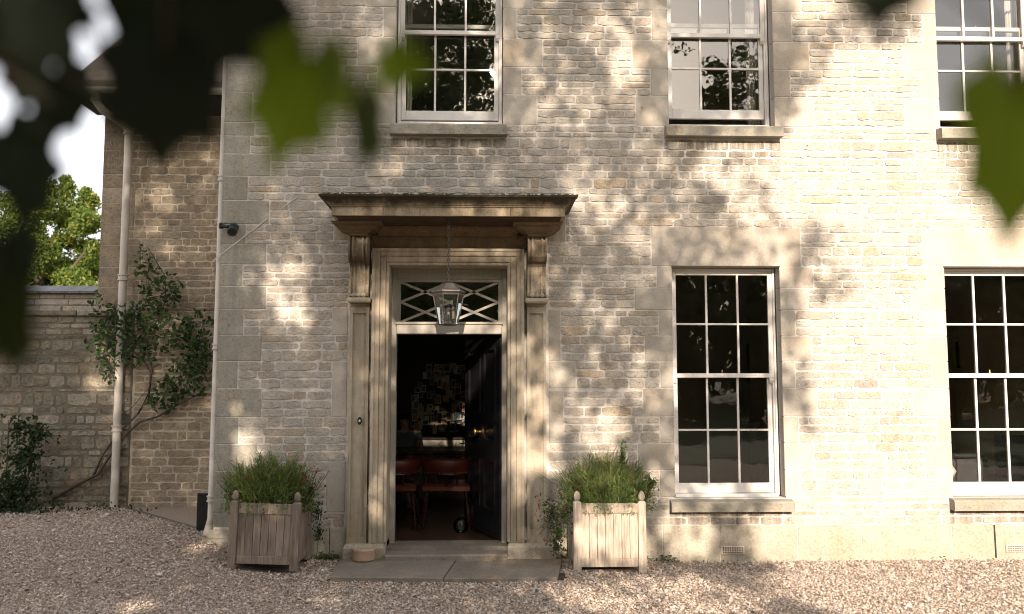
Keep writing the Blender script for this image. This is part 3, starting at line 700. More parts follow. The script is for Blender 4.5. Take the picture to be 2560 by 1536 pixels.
for px, py in ((677, 955), (750, 955), (818, 958), (760, 410), (608, 395), (1617, 325), (2017, 365), (1363, 243), (1604, 270)):
    o = obj('rusty_nail', MB().tube([(0, .0, 0), (0, -.02, -.002)], [.006, .004], 6), M['shade'], house, False, (ax(px, py), -.012, az(py, 0, px)))

# ------------------------------------------------------------------ downpipes and wing
def collar(px_pts, r, d=.03):
    m = MB()
    for p in px_pts: m.lathe([(r * 1.05, -d), (r * 1.32, -d), (r * 1.32, -d + .012), (r * 1.12, -d + .014), (r * 1.12, d - .014), (r * 1.32, d - .012), (r * 1.32, d), (r * 1.05, d)], p, 14)
    return m
pb, pt = at(527, 1338, .05), at(571, 40, .05)
pipe = obj('downpipe', MB().tube([pb + Vector((-.02, -.05, -.0)), (pb.x, .05, .42), (pt.x, .05, pt.z), (pt.x, .05, 6.5)], [.042, .036, .036, .036], 12), M['pipe'], house, True)
pxm = lambda z: pb.x + (pt.x - pb.x) * (z - .42) / (pt.z - .42)
for z in (az(452, .05), az(868, .05), az(1244, .05)): obj('pipe_collar', collar([(pxm(z), .05, z)], .037, .028), M['pipe'], pipe)
obj('corner_stone', MB().box(XL - .07, XL + .30, -.10, .05, -.1, .245, .02), M['quoin'], house)

WY = 2.2
wing = thing('house_wing', 'set back stone wing with a gutter and overhanging eaves left of the main front', 'house', (0, 0, 0))
wx0 = -4.66
mb = MB().box(wx0 + .01, -2.2, WY, WY + .4, -.3, 4.98); mb.box(wx0 + .01, wx0 + .4, WY + .4, 7.5, -.3, 4.98); obj('mortar_bed', mb, M['mortar_wing'], wing)
LED = az(776, WY - .1)
wst = []
z = LED + .03
while z < 4.95:                                             # quoins at the wing's left end, rubble beside them
    h = random.uniform(.17, .30); w = random.choice((.26, .40, .5)); z1 = min(z + h, 4.97)
    obj('ashlar_block', MB().box(wx0, wx0 + w - .006, WY - .006, WY + .2, z + .003, z1 - .003, .005), M['rubble_wing'], wing)
    wst += lay([(wx0 + w, -2.45, z, z1)], .085, (.12, .34), .014); z = z1
LX = -4.17
lower = lay([(LX + .02, -2.45, .0, LED - .02)], .085, (.12, .34), .016, (.55, 1.5))
obj('lower_wall', MB().box(LX, -2.2, WY - .10, WY, -.3, LED - .012), M['mortar_wing'], wing)
obj('ledge', MB().box(LX, -2.45, WY - .125, WY, LED - .012, LED + .018, .006), M['rubble_wing'], wing)
VW = make_variants(M['rubble_wing'])
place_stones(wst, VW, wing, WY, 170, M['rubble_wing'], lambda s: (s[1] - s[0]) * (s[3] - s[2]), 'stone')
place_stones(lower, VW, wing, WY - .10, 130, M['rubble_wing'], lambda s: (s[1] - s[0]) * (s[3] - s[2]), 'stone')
# eaves, gutter, roof
EY, EZ = 1.52, 5.0
rf = MB(); sl_ = math.tan(R(38))
p = [(EY, EZ + .05), (WY + 3.5, EZ + .05 + (WY + 3.5 - EY) * sl_)]
rf.add([(wx0 - .12, p[0][0], p[0][1]), (-2.45, p[0][0], p[0][1]), (-2.45, p[1][0], p[1][1]), (wx0 - .12, p[1][0], p[1][1]),
        (wx0 - .12, p[0][0], p[0][1] + .12), (-2.45, p[0][0], p[0][1] + .12), (-2.45, p[1][0], p[1][1] + .12), (wx0 - .12, p[1][0], p[1][1] + .12)],
       [(0, 3, 2, 1), (4, 5, 6, 7), (0, 1, 5, 4), (1, 2, 6, 5), (2, 3, 7, 6), (3, 0, 4, 7)])
roof = obj('roof', rf, M['roof'], wing)
obj('soffit', MB().box(wx0 - .10, -2.45, EY + .06, WY, EZ - .03, EZ), M['timber'], roof)
obj('fascia_board', MB().box(wx0 - .10, -2.45, EY + .03, EY + .06, EZ - .04, EZ + .10), M['timber'], roof)
gt = MB(); gxa, gxb = wx0 - .14, -2.5; ng = 10
ring = [(EY - .05 + .06 * math.cos(a), EZ + .06 + .06 * math.sin(a)) for a in [math.pi + math.pi * k / ng for k in range(ng + 1)]]
ring2 = [(EY - .05 + .052 * math.cos(a), EZ + .06 + .052 * math.sin(a)) for a in [2 * math.pi - math.pi * k / ng for k in range(ng + 1)]]
gt.extrude_x(ring + ring2, gxa, gxb); obj('gutter', gt, M['pipe'], roof, False)
obj('barge_board', MB().add([(wx0 - .13, EY, EZ - .04), (wx0 - .10, EY, EZ - .04), (wx0 - .10, WY + 3, EZ - .04 + (WY + 3 - EY) * sl_), (wx0 - .13, WY + 3, EZ - .04 + (WY + 3 - EY) * sl_),
    (wx0 - .13, EY, EZ + .06), (wx0 - .10, EY, EZ + .06), (wx0 - .10, WY + 3, EZ + .06 + (WY + 3 - EY) * sl_), (wx0 - .13, WY + 3, EZ + .06 + (WY + 3 - EY) * sl_)],
    [(0, 3, 2, 1), (4, 5, 6, 7), (0, 1, 5, 4), (1, 2, 6, 5), (2, 3, 7, 6), (3, 0, 4, 7)]), M['timber'], roof)
wpb, wpt = at(284, 1284, 2.0), at(322, 340, 2.05)
gx = ax(239, 250, EY - .05); gzz = EZ - .01
wp = obj('downpipe', MB().tube([wpb, (wpb.x, 2.0, wpb.z + .05), wpt, (wpt.x, 2.05, wpt.z + .05), (wpt.x - .03, 2.0, wpt.z + .12), (gx + .05, EY + .03, gzz - .16), (gx, EY - .05, gzz - .07), (gx, EY - .05, gzz)], .046, 14), M['pipe'], wing, True)
def wpx(z): return wpb.x + (wpt.x - wpb.x) * (z - wpb.z) / (wpt.z - wpb.z)
for p in [(wpx(z), 2.0 + .05 * (z / 5), z) for z in (az(338, 2.05), az(698, 2.03), az(1070, 2.0))] + [(gx, EY - .05, gzz - .04)]: obj('pipe_collar', collar([p], .048, .035), M['pipe'], wp)
obj('pipe_foot', MB().lathe([(.14, -.06), (.13, .0), (.07, .03), (.055, .05)], (wpb.x, 2.0, wpb.z - .02), 14), M['pipe'], wp)

# ------------------------------------------------------------------ garden wall
gw = thing('garden_wall', 'old rubble garden wall with stepped slate topped coping left of the wing', 'wall', (0, 0, 0))
GY = WY - .10
obj('mortar_bed', MB().box(-10, LX - .003, GY, WY - .003, -.3, LED - .03).box(-10, wx0 - .003, WY - .003, WY + .3, -.3, LED - .03).box(-10, wx0 - .003, GY + .16, GY + .4, LED - .03, LED + .21), M['mortar_old'], gw)
gst = lay([(-9.8, LX - .01, .05, LED - .08)], .10, (.09, .36), .022, (.5, 1.7))
big = at(20, 988, GY)
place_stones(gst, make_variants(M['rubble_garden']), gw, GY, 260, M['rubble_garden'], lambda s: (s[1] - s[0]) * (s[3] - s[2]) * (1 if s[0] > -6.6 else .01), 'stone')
for x in np.arange(-9.8, LX - .05, .62): obj('ledge_stone', MB().box(x, min(x + .61, LX - .004), GY - .045, GY + .095, LED - .08, LED - .02 + random.uniform(0, .008), .01), M['rubble_garden'], gw)
for x0_, x1_, z0_, z1_ in lay([(-9.8, wx0 - .01, LED - .02, LED + .2)], .075, (.2, .5), .008): obj('coping_stone', MB().box(x0_, x1_, GY + .145 + random.uniform(-.01, .01), GY + .3, z0_, z1_, .008), M['rubble'], gw)
for x in np.arange(-9.8, wx0 - .05, .17):
    t = MB().add([(x, GY + .08, LED + .205), (x + .165, GY + .08, LED + .205), (x + .165, GY + .42, LED + .30), (x, GY + .42, LED + .30), (x, GY + .08, LED + .225), (x + .165, GY + .08, LED + .225), (x + .165, GY + .42, LED + .325), (x, GY + .42, LED + .325)], [(0, 3, 2, 1), (4, 5, 6, 7), (0, 1, 5, 4), (1, 2, 6, 5), (2, 3, 7, 6), (3, 0, 4, 7)])
    obj('coping_slate', t, M['slate'], gw)
struct(obj('trench_soil', MB().add([(-4.25, 2.09, .235), (-4.2, 1.98, .235), (-2.66, .25, .235), (-2.56, .05, .235), (-2.56, 2.09, .235)], [(0, 1, 2, 3, 4)]), M['soil']))
ka, kb = (wpb.x + .1, 1.95), (-2.66, .22)
struct(obj('kerb_strip', MB().add([(ka[0], ka[1], .0), (kb[0], kb[1], .0), (kb[0] + .02, kb[1] + .06, .0), (ka[0] + .05, ka[1] + .06, .0), (ka[0], ka[1], .262), (kb[0], kb[1], .262), (kb[0] + .02, kb[1] + .06, .262), (ka[0] + .05, ka[1] + .06, .262)], [(0, 3, 2, 1), (4, 5, 6, 7), (0, 1, 5, 4), (1, 2, 6, 5), (2, 3, 7, 6), (3, 0, 4, 7)]), M['kerb']))
tag(obj('slate_board', MB().box(-2.80, -2.69, .30, .34, .05, .62, .004), M['iron']), 'narrow dark board standing on edge behind the foot of the corner downpipe', 'board')

# ------------------------------------------------------------------ paving in front of the door
pv = struct(obj('paving', MB().box(-1.33, .70, -.86, -.13, -.12, .03), M['soil']))
def flag(fl, fr, br_, bl, z):
    q = [fl, fr, br_, bl]; o = obj('flagstone', MB().add([(x, y, -.02) for x, y in q] + [(x, y, z - .006) for x, y in q] + [(x * .992 + .008 * (fl[0] + fr[0]) / 2, y * .985 + .015 * -.5, z) for x, y in q],
        [(3, 2, 1, 0), (0, 1, 5, 4), (1, 2, 6, 5), (2, 3, 7, 6), (3, 0, 4, 7), (4, 5, 9, 8), (5, 6, 10, 9), (6, 7, 11, 10), (7, 4, 8, 11), (8, 9, 10, 11)]), M['flag'], pv); return o
fa, fb_, fc_ = ground(826, 1443, .064), ground(1108, 1446, .064), ground(1393, 1445, .060)
flag((fa.x, fa.y), (fb_.x - .004, fb_.y), (-.262, -.145), (-1.33, -.145), .066); flag((fb_.x + .004, fb_.y), (fc_.x, fc_.y), (.73, -.145), (-.254, -.145), .062)
# ------------------------------------------------------------------ rooms behind the openings
def room(x0, x1, y0, y1, z0, z1, wall, floor, name):
    w = MB(); t = .05
    w.box(x0 - t, x0, y0, y1, z0, z1); w.box(x1, x1 + t, y0, y1, z0, z1); w.box(x0 - t, x1 + t, y1, y1 + t, z0, z1)
    struct(obj(name + '_wall', w, wall)); struct(obj(name + '_floor', MB().box(x0 - t, x1 + t, y0, y1 + t, z0 - t, z0), floor)); struct(obj(name + '_ceiling', MB().box(x0 - t, x1 + t, y0, y1 + t, z1, z1 + t), M['ceil']))
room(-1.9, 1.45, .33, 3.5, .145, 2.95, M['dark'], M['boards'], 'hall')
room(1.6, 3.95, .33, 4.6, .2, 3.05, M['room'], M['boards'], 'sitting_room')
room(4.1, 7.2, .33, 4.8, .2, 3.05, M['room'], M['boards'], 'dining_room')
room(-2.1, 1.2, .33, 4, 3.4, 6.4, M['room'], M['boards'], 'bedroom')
room(1.35, 7.2, .33, 4, 3.4, 6.4, M['room'], M['boards'], 'landing')

# ------------------------------------------------------------------ hanging lantern
LY = -.5
lx = ax(1121, 740, LY); zr, zbm, ztop = az(733, LY), az(813, LY), az(703, LY)
lan = thing('hanging_lantern', 'aged copper six sided lantern with candle tubes hanging on a chain under the door canopy', 'lantern', (lx, LY, zbm))
H = zr - zbm; T = ztop - zbm; r1, r0 = .148, .088; rot = R(12)
obj('lantern_roof', MB().lathe([(r1 * .97, H - .012), (r1 * 1.08, H + .004), (r1 * 1.06, H + .014), (r1 * .80, H + .032), (r1 * .62, H + .055), (r1 * .46, H + .082), (r1 * .25, T - .012), (.016, T), (.012, T + .012), (.018, T + .02), (.008, T + .032)], (0, 0, 0), 6, rot), M['bronze'], lan)
fb = MB().lathe([(r1 * .93, H - .03), (r1 * .95, H - .03), (r1 * .97, H - .012), (r1 * .93, H - .012)], (0, 0, 0), 6, rot)
c6 = [(math.cos(2 * math.pi * k / 6 + rot), math.sin(2 * math.pi * k / 6 + rot)) for k in range(6)]
for c, s in c6: obj('corner_bar', MB().tube([(r0 * c, r0 * s, .0), (r1 * .96 * c, r1 * .96 * s, H - .012)], .005, 6), M['bronze'], lan)
base_ring = MB()
for k in range(6):
    c, s = c6[k]; c2, s2 = c6[(k + 1) % 6]
    base_ring.tube([(r0 * c, r0 * s, .002), (r0 * c2, r0 * s2, .002)], .005, 6); base_ring.tube([(r1 * .94 * c, r1 * .94 * s, H - .02), (r1 * .94 * c2, r1 * .94 * s2, H - .02)], .008, 6)
    obj('pane', MB().add([(r0 * c, r0 * s, .004), (r0 * c2, r0 * s2, .004), (r1 * .94 * c2, r1 * .94 * s2, H - .025), (r1 * .94 * c, r1 * .94 * s, H - .025)], [(0, 1, 2, 3)]), M['glass_lamp'], lan)
obj('ring', base_ring, M['bronze'], lan)
obj('candle_stem', MB().tube([(0, 0, -.012), (0, 0, .09)], .009, 8).lathe([(.03, .0), (.035, .01), (.01, .02)], (0, 0, 0), 10).tube([(-.05, 0, .05), (0, 0, .035), (.05, 0, .05)], .005, 6).tube([(0, -.045, .05), (0, 0, .035), (0, .045, .05)], .005, 6), M['bronze'], lan)
for cx_, cy_ in ((-.045, -.02), (.045, -.02), (0, .04)):
    cn = obj('candle_tube', MB().lathe([(.0115, .055), (.0115, .12)], (cx_, cy_, 0), 10), M['bulb'], lan, True)
    obj('bulb', MB().lathe([(.006, .121), (.014, .14), (.013, .16), (.003, .19)], (cx_, cy_, 0), 8), M['glass_lamp'], cn, True)
ch = MB(); zc = T + .03; top = sof - zbm
k = 0
while zc < top - .03:
    pts = [(.011 * math.cos(a), 0, zc + .016 + .018 * math.sin(a)) if k % 2 else (0, .011 * math.cos(a), zc + .016 + .018 * math.sin(a)) for a in [2 * math.pi * i / 10 for i in range(11)]]
    ch.tube(pts, .003, 5, False); zc += .028; k += 1
obj('chain', ch, M['bronze'], lan); obj('ceiling_hook', MB().tube([(0, 0, top - .04), (0, 0, top - .006)], .005, 6).lathe([(.03, top - .018), (.035, top - .007)], (0, 0, 0), 12), M['iron'], lan)
ro = MB().tube([(.014 * math.cos(a), 0, T + .04 + .016 * math.sin(a)) for a in [2 * math.pi * i / 12 for i in range(13)]], .004, 6, False); obj('top_ring', ro, M['bronze'], lan)

# ------------------------------------------------------------------ hall furniture
bd = thing('picture_board', 'dark pinboard crowded with overlapping pale cards on the hall end wall', 'pinboard', (0, 3.47, 0))
obj('board', MB().box(-.92, .9, 0, .028, .98, 2.02), M['dark'], bd); obj('dado', MB().box(-1.88, 1.43, .01, .028, .0, .939), M['cream'], bd); obj('dado_rail', MB().box(-1.9, 1.45, -.02, .028, .94, .98), M['timber'], bd)
cards = [(1162, 1020, 13, 20, 'print_red'), (1110, 1057, 14, 24, 'print_gold'), (1132, 1068, 15, 26, 'print_blue'), (1153, 1075, 16, 26, 'print_dark'), (1145, 1040, 14, 18, 'print_blue'), (1122, 1038, 14, 14, 'print_dark'), (1136, 1020, 14, 20, 'print_gold')]
for k in range(110):
    u = random.random(); cyy = random.uniform(915, 1078); half = 40 + 55 * smooth((cyy - 905) / 120)
    cards.append((min(1108 + random.uniform(-1, 1) * half + 6, 1185), cyy, random.choice((11, 14, 16)), random.choice((13, 18, 21)), random.choice(('print_dark', 'print_dark', 'print_blue', 'print_gold', 'paper'))))
for i, (px, py, w, h, mt) in enumerate(reversed(cards)):
    a = at(px - w / 2, py - h / 2, 3.46); b = at(px + w / 2, py + h / 2, 3.46); y = -.004 - .0004 * i
    m = MB().box(a.x, b.x, y, y + .003, b.z, a.z); dx, dzz = (b.x - a.x) * .12, (a.z - b.z) * .12
    m.add([(a.x + dx, y - .0003, b.z + dzz), (b.x - dx, y - .0003, b.z + dzz), (b.x - dx, y - .0003, a.z - dzz), (a.x + dx, y - .0003, a.z - dzz)], [(0, 1, 2, 3)])
    me = m.mesh('card'); me.materials.append(M['paper']); me.materials.append(M[mt]); me.polygons[len(me.polygons) - 1].material_index = 1
    link('card', me, None, bd)
tb = thing('hall_table', 'dark mahogany table with brass drop handles behind the hall chairs', 'table', (-.25, 2.15, .145))
obj('table_top', MB().box(-.95, .95, -.38, .42, .735, .765, .006), M['mahogany'], tb); obj('apron', MB().box(-.88, .88, -.33, .36, .60, .734), M['mahogany'], tb)
for k in (-1, 0, 1):
    dr = obj('drawer', MB().box(-.28 + k * .58, .28 + k * .58, -.345, -.331, .61, .725, .006), M['mahogany'], tb)
    obj('handle', MB().tube([(k * .58 + .045 * math.cos(a), -.356, .67 + .03 * math.sin(a)) for a in [math.pi + math.pi * i / 8 for i in range(9)]], .004, 6), M['brass'], dr)
for sx_ in (-.8, .8):
    for sy_ in (-.28, .3): obj('leg', MB().lathe([(.03, 0), (.022, .05), (.04, .3), (.028, .5), (.045, .6)], (sx_, sy_, 0), 10), M['mahogany'], tb, True)
obj('pedestal_drawers', MB().box(.05, .42, -.3, .34, .10, .60, .01), M['mahogany'], tb)
def chair(px, label):
    xc = ax(px, 1200, 1.25); t = thing('hall_chair', label, 'chair', (xc, 1.28, .145), 0, 'leather hall chairs')
    seat = MB().uloft([(0, .385), (.015, .40), (.015, .445), (-.02, .468)], -.24, .24, .22, .24); so = obj('seat', seat, M['leather'], t)
    arcp = lambda r, z, tilt=0: [(r * math.cos(a), -.02 - (r - .02) * math.sin(a) * .95 - tilt, z) for a in [math.pi * k / 14 for k in range(15)]]
    bk = MB(); o0 = len(bk.v)
    for z, r, tl in ((.585, .265, .0), (.64, .285, .01), (.70, .285, .02), (.735, .275, .015), (.735, .245, .01), (.66, .245, 0), (.585, .24, 0)):
        bk.v += arcp(r, z + .0, tl)
    for i in range(6):
        for k in range(14):
            a = i * 15 + k; bk.f.append((a, a + 1, a + 16, a + 15))
    obj('backrest', bk, M['leather'], t, True)
    rail = MB().tube(arcp(.262, .575), .016, 8); ra = obj('back_rail', rail, M['mahogany'], t, True)
    sd_ = MB()
    for k in range(30):
        a = math.pi * k / 29; sd_.lathe([(.006, -.004), (.005, .004)], (.278 * math.cos(a), -.02 - .252 * math.sin(a), .592), 5)
    for k in range(26): sd_.lathe([(.005, -.004), (.005, .004)], (-.24 + .0192 * k, -.238, .405), 5)
    obj('brass_stud', sd_, M['brass'], ra)
    for a in (.15, .35, .5, .65, .85):
        c, s = math.cos(math.pi * a), math.sin(math.pi * a); obj('spindle', MB().tube([(.23 * c, -.0 - .2 * s, .38), (.262 * c, -.02 - .245 * s, .57)], .013, 7), M['mahogany'], t)
    for sx_ in (-1, 1):
        for sy_ in (-.2, .2): obj('leg', MB().tube([(sx_ * .25, sy_ * 1.2, 0), (sx_ * .215, sy_, .39)], [.016, .024], 8), M['mahogany'], t)
chair(1118, 'red leather tub chair with brass studs nearest the open door in the hall'); chair(985, 'red leather tub chair half hidden by the left door jamb in the hall')
gb_ = ground(1152, 1333, .145)
tag(obj('glass_float', MB().lathe([(.02, 0), (.05, .008), (.072, .035), (.08, .075), (.072, .115), (.05, .145), (.03, .153), (.028, .165), (.012, .17)], (0, 0, 0), 20), M['glass_ball'], None, True, (gb_.x, gb_.y, .146)), 'round clear glass float on the hall floor beside the open door', 'glass ball')

# seated person behind the table
def skin_mesh(name, pts, edges, rad, levels=2):
    me = bpy.data.meshes.new(name); me.from_pydata(pts, edges, []); o = bpy.data.objects.new(name, me); C.objects.link(o)
    s = o.modifiers.new('skin', 'SKIN'); s.use_smooth_shade = True
    for i, r in enumerate(rad):
        sv = me.skin_vertices[0].data[i]; sv.radius = r if isinstance(r, tuple) else (r, r); sv.use_root = (i == 0)
    ss = o.modifiers.new('sub', 'SUBSURF'); ss.levels = levels; ss.render_levels = levels
    dg = bpy.context.evaluated_depsgraph_get(); m2 = bpy.data.meshes.new_from_object(o.evaluated_get(dg)); m2.name = name
    bpy.data.objects.remove(o); bpy.data.meshes.remove(me); return m2
pp = at(1012, 1055, 2.95)
per = thing('person', 'person with short dark hair in a patterned shirt seated behind the hall table', 'person', (pp.x, 2.95, .145))
hz = pp.z - .145
B = hz - .95                                             # lift so the head sits where it is seen
pts = [(0, 0, .47), (0, .01, .62), (0, .0, .76), (0, -.01, .84), (0, -.02, .885), (0, -.035, .95), (0, -.045, 1.0),
       (.17, 0, .79), (.21, -.06, .62), (.17, -.28, .61), (.13, -.36, .625), (-.17, 0, .79), (-.21, -.06, .62), (-.17, -.28, .61), (-.13, -.36, .625),
       (.10, -.20, .45), (.11, -.42, .43), (.11, -.42, .08), (.11, -.50, .03), (-.10, -.20, .45), (-.11, -.42, .43), (-.11, -.42, .08), (-.11, -.50, .03)]
pts = [(x, y, z + (B if z > .5 else 0)) for x, y, z in pts]
edges = [(0, 1), (1, 2), (2, 3), (3, 4), (4, 5), (5, 6), (2, 7), (7, 8), (8, 9), (9, 10), (2, 11), (11, 12), (12, 13), (13, 14), (0, 15), (15, 16), (16, 17), (17, 18), (0, 19), (19, 20), (20, 21), (21, 22)]
rad = [(.15, .11), (.125, .095), (.15, .095), (.06, .055), (.05, .05), (.072, .09), (.06, .075), .055, .043, .033, .027, .055, .043, .033, .027, .085, .065, .042, .035, .085, .065, .042, .035]
body = link('body', skin_mesh('body', pts, edges, rad), M['skin'], per)
shp = [(0, 0, .47), (0, .01, .62), (0, 0, .76), (0, -.008, .80), (.17, 0, .79), (.205, -.04, .68), (-.17, 0, .79), (-.205, -.04, .68)]
link('shirt', skin_mesh('shirt', [(x, y, z + (B if z > .5 else 0)) for x, y, z in shp], [(0, 1), (1, 2), (2, 3), (2, 4), (4, 5), (2, 6), (6, 7)], [(.162, .122), (.137, .107), (.16, .107), (.075, .07), .068, .06, .068, .06]), M['shirt'], per)
link('hair', skin_mesh('hair', [(0, .0, .975 + B), (0, -.01, 1.035 + B), (0, .02, .93 + B)], [(0, 1), (0, 2)], [(.082, .085), (.06, .065), (.06, .05)]), M['hair'], per)
fc = MB()
for s in (-1, 1): fc.lathe([(.003, -.006), (.009, 0), (.003, .006)], (s * .03, -.118, .955 + B), 8)
obj('eye', fc, M['hair'], body); obj('nose', MB().add([(-.012, -.118, .93 + B), (.012, -.118, .93 + B), (0, -.112, .965 + B), (0, -.142, .932 + B)], [(0, 1, 3), (1, 2, 3), (2, 0, 3)]), M['skin'], body, True)
obj('mouth', MB().obox((0, -.118, .908 + B), (.022, 0, 0), (0, .004, 0), (0, 0, .004)), M['leather'], body)
for s in (-1, 1):
    fg = MB(); base = Vector((s * .13, -.37, .628 + B))
    fg.obox(base + Vector((-s * .008, -.025, 0)), (.036, 0, 0), (0, .04, 0), (0, 0, .012))
    for k, L in enumerate((.06, .072, .068, .052)):
        a = base + Vector((-s * .008 - .028 + .019 * k, -.06, .0)); fg.tube([a, a + Vector((0, -L * .5, .008)), a + Vector((0, -L, -.006))], [.009, .0085, .007], 6)
    a = base + Vector((-s * .04, -.01, 0)); fg.tube([a, a + Vector((-s * .025, -.025, 0)), a + Vector((-s * .03, -.055, -.004))], [.011, .010, .008], 6)
    obj('hand', fg, M['skin'], body, True)

# ------------------------------------------------------------------ furniture seen through the lower windows and curtains upstairs
mt = thing('mantelpiece', 'carved pale fireplace post seen low in the right pane of the middle window', 'mantelpiece', (ax(1898, 1100, 1.5), 1.5, .2))
obj('post', MB().uloft([(.03, 0), (.03, .12), (0, .14), (0, .86), (.03, .90), (.05, .98), (.05, 1.02)], -.06, .06, .1, .1), M['cream'], mt)
for k in range(4): obj('flute', MB().box(-.05 + .028 * k, -.036 + .028 * k, -.106, -.099, .16, .82), M['ceil'], mt)
obj('shelf', MB().box(-.12, .7, -.17, .2, 1.02, 1.06), M['cream'], mt)
tl = thing('table_lamp', 'tan conical lampshade glimpsed at the right of the middle lower window', 'lamp', (ax(1918, 1060, 1.3), 1.25, .2))
obj('lamp_shade', MB().lathe([(.13, .9), (.075, 1.12), (.07, 1.12), (.125, .9)], (0, 0, 0), 16), M['shade'], tl, True); obj('lamp_base', MB().lathe([(.08, 0), (.06, .03), (.02, .1), (.03, .5), (.015, .92)], (0, 0, 0), 12), M['brass'], tl, True)
ps = at(1905, 900, 4.55)
pic = thing('framed_picture', 'dark framed picture on the sitting room wall behind the middle lower window', 'picture', (ps.x, 4.57, ps.z - .25)); obj('picture_frame', MB().box(-.22, .22, -.02, .02, -.1, .55), M['timber'], pic); obj('picture', MB().box(-.16, .16, -.025, -.021, -.04, .49), M['room'], pic)
wl_ = thing('lit_sconce', 'small glowing wall lantern deep inside the far right room', 'wall lamp', (ax(2401, 888, 4.7), 4.7, az(888, 4.7, 2401)))
obj('lamp_glass', MB().box(-.025, .025, -.05, -.01, -.035, .035), M['glow'], wl_)
obj('lamp_frame', MB().box(-.07, -.055, -.06, .0, -.2, .2).box(.055, .07, -.06, 0, -.2, .2).box(-.055, .055, -.06, 0, .18, .2).box(-.055, .055, -.06, 0, -.2, -.18), M['iron'], wl_)
idr = thing('panelled_door', 'grey panelled inner door seen through the far right lower window', 'door', (5.93, 3.6, .2))
obj('door_leaf', MB().box(-.45, .45, 0, .04, 0, 2.1), M['cream'], idr)
for z0, z1 in ((.15, .6), (.75, 1.15), (1.3, 1.95)):
    for x0 in (-.36, .04): obj('door_panel', MB().box(x0, x0 + .32, -.012, 0, z0, z1, .008), M['cream'], idr)
sf = thing('sofa', 'dark sofa back with a pale cushion low in the far right window', 'sofa', (4.85, 1.2, .2))
obj('seat', MB().box(-.5, .7, -.3, .4, .1, .42), M['sofa'], sf); obj('backrest', MB().uloft([(0, .42), (.02, .6), (0, .68), (-.04, .7)], -.5, .7, .0, .2), M['sofa'], sf); obj('cushion', MB().lathe([(.05, 0), (.17, .05), (.2, .12), (.15, .2), (.04, .23)], (.1, -.08, .42), 12), M['fabric'], sf, True)
dc = thing('dining_chair', 'black rounded chair back at the edge of the far right window', 'chair', (ax(2535, 1150, 1.0), 1.0, .2)); obj('backrest', MB().extrude_x([(-.03, .45), (-.05, .85), (-.02, .93), (.02, .93), (.03, .85), (.02, .45)], -.2, .2), M['sofa'], dc); obj('seat', MB().box(-.22, .22, .02, .45, .42, .47), M['sofa'], dc)
for sx_ in (-.2, .2):
    for sy_ in (.05, .42): obj('leg', MB().tube([(sx_, sy_, 0), (sx_, sy_, .43)], .018, 6), M['sofa'], dc)
def curtain(x0, x1, y, z0, z1, label, mat='fabric'):
    m = MB(); n = 28
    for k in range(n + 1):
        x = x0 + (x1 - x0) * k / n; yy = y + .025 * math.sin(k * 1.4) + .012 * math.sin(k * 3.1)
        m.v += [(x, yy, z0), (x, yy, z1), (x, yy + .006, z1), (x, yy + .006, z0)]
    for k in range(n):
        a = k * 4
        for q in range(4): m.f.append((a + q, a + (q + 1) % 4, a + 4 + (q + 1) % 4, a + 4 + q))
    tag(obj('curtain', m, M[mat], None, True), label, 'curtain', 'curtains behind the upper windows')
curtain(2.72, 2.92, .36, 3.6, 6.2, 'pale curtain at the right side of the upper window with the raised sash')
curtain(5.5, 5.66, .36, 3.6, 6.2, 'pale curtain behind the top right corner window'); curtain(-.93, -.76, .36, 3.6, 6.2, 'pale curtain at the left side of the upper window over the door')

# ------------------------------------------------------------------ planters
def planter(x0, x1, y0, y1, zb_, H, label, tilt, wood):
    w, d = x1 - x0, y1 - y0; t = thing('planter_box', label, 'planter', ((x0 + x1) / 2, (y0 + y1) / 2, zb_), 0, 'wooden planters beside the front door'); t.rotation_euler = (0, tilt, 0)
    hw, hd, pw = w / 2, d / 2, .068
    for sx_ in (-1, 1):
        for sy_ in (-1, 1):
            cx_, cy_ = sx_ * (hw - pw / 2), sy_ * (hd - pw / 2)
            po = obj('corner_post', MB().box(cx_ - pw / 2, cx_ + pw / 2, cy_ - pw / 2, cy_ + pw / 2, 0, H - .012).lathe([(pw * .70, H - .012), (pw * .5, H)], (cx_, cy_, 0), 4, R(45)), wood, t)
            obj('finial', MB().lathe([(.018, 0), (.018, .008), (.027, .013), (.030, .03), (.0305, .046), (.025, .066), (.014, .082), (.004, .089)], (cx_, cy_, H), 12), wood, po, True)
    for sy_ in (-1, 1):
        ya = sy_ * (hd - .034); y_in = .014
        obj('rail', MB().box(-hw + pw, hw - pw, ya - y_in, ya + y_in, H - .11, H - .02, .003), wood, t); obj('rail', MB().box(-hw + pw, hw - pw, ya - y_in, ya + y_in, .045, .115, .003), wood, t)
        n = 7; pw2 = (w - 2 * pw) / n
        for k in range(n): obj('plank', MB().box(-hw + pw + k * pw2 + .0015, -hw + pw + (k + 1) * pw2 - .0015, ya - .006 - (.0005 * (k % 3)), ya + .009, .115, H - .11, .002), wood, t)
    for sx_ in (-1, 1):
        xa = sx_ * (hw - .034)
        obj('rail', MB().box(xa - .014, xa + .014, -hd + pw, hd - pw, H - .11, H - .02), wood, t); obj('rail', MB().box(xa - .014, xa + .014, -hd + pw, hd - pw, .045, .115), wood, t)
        n = 5; pw2 = (d - 2 * pw) / n
        for k in range(n): obj('plank', MB().box(xa - .008, xa + .008, -hd + pw + k * pw2 + .0015, -hd + pw + (k + 1) * pw2 - .0015, .115, H - .11), wood, t)
    obj('soil', MB().box(-hw + .05, hw - .05, -hd + .05, hd - .05, .15, H - .06), M['soil'], t); return t
pa = ground(579, 1407, .11); pbb = ground(748, 1421, .07)
PL = (pa.x, pbb.x, -.64, -.06); PR = (ax(1435, 1432, -.60), ax(1617, 1430, -.60), -.60, -.04)
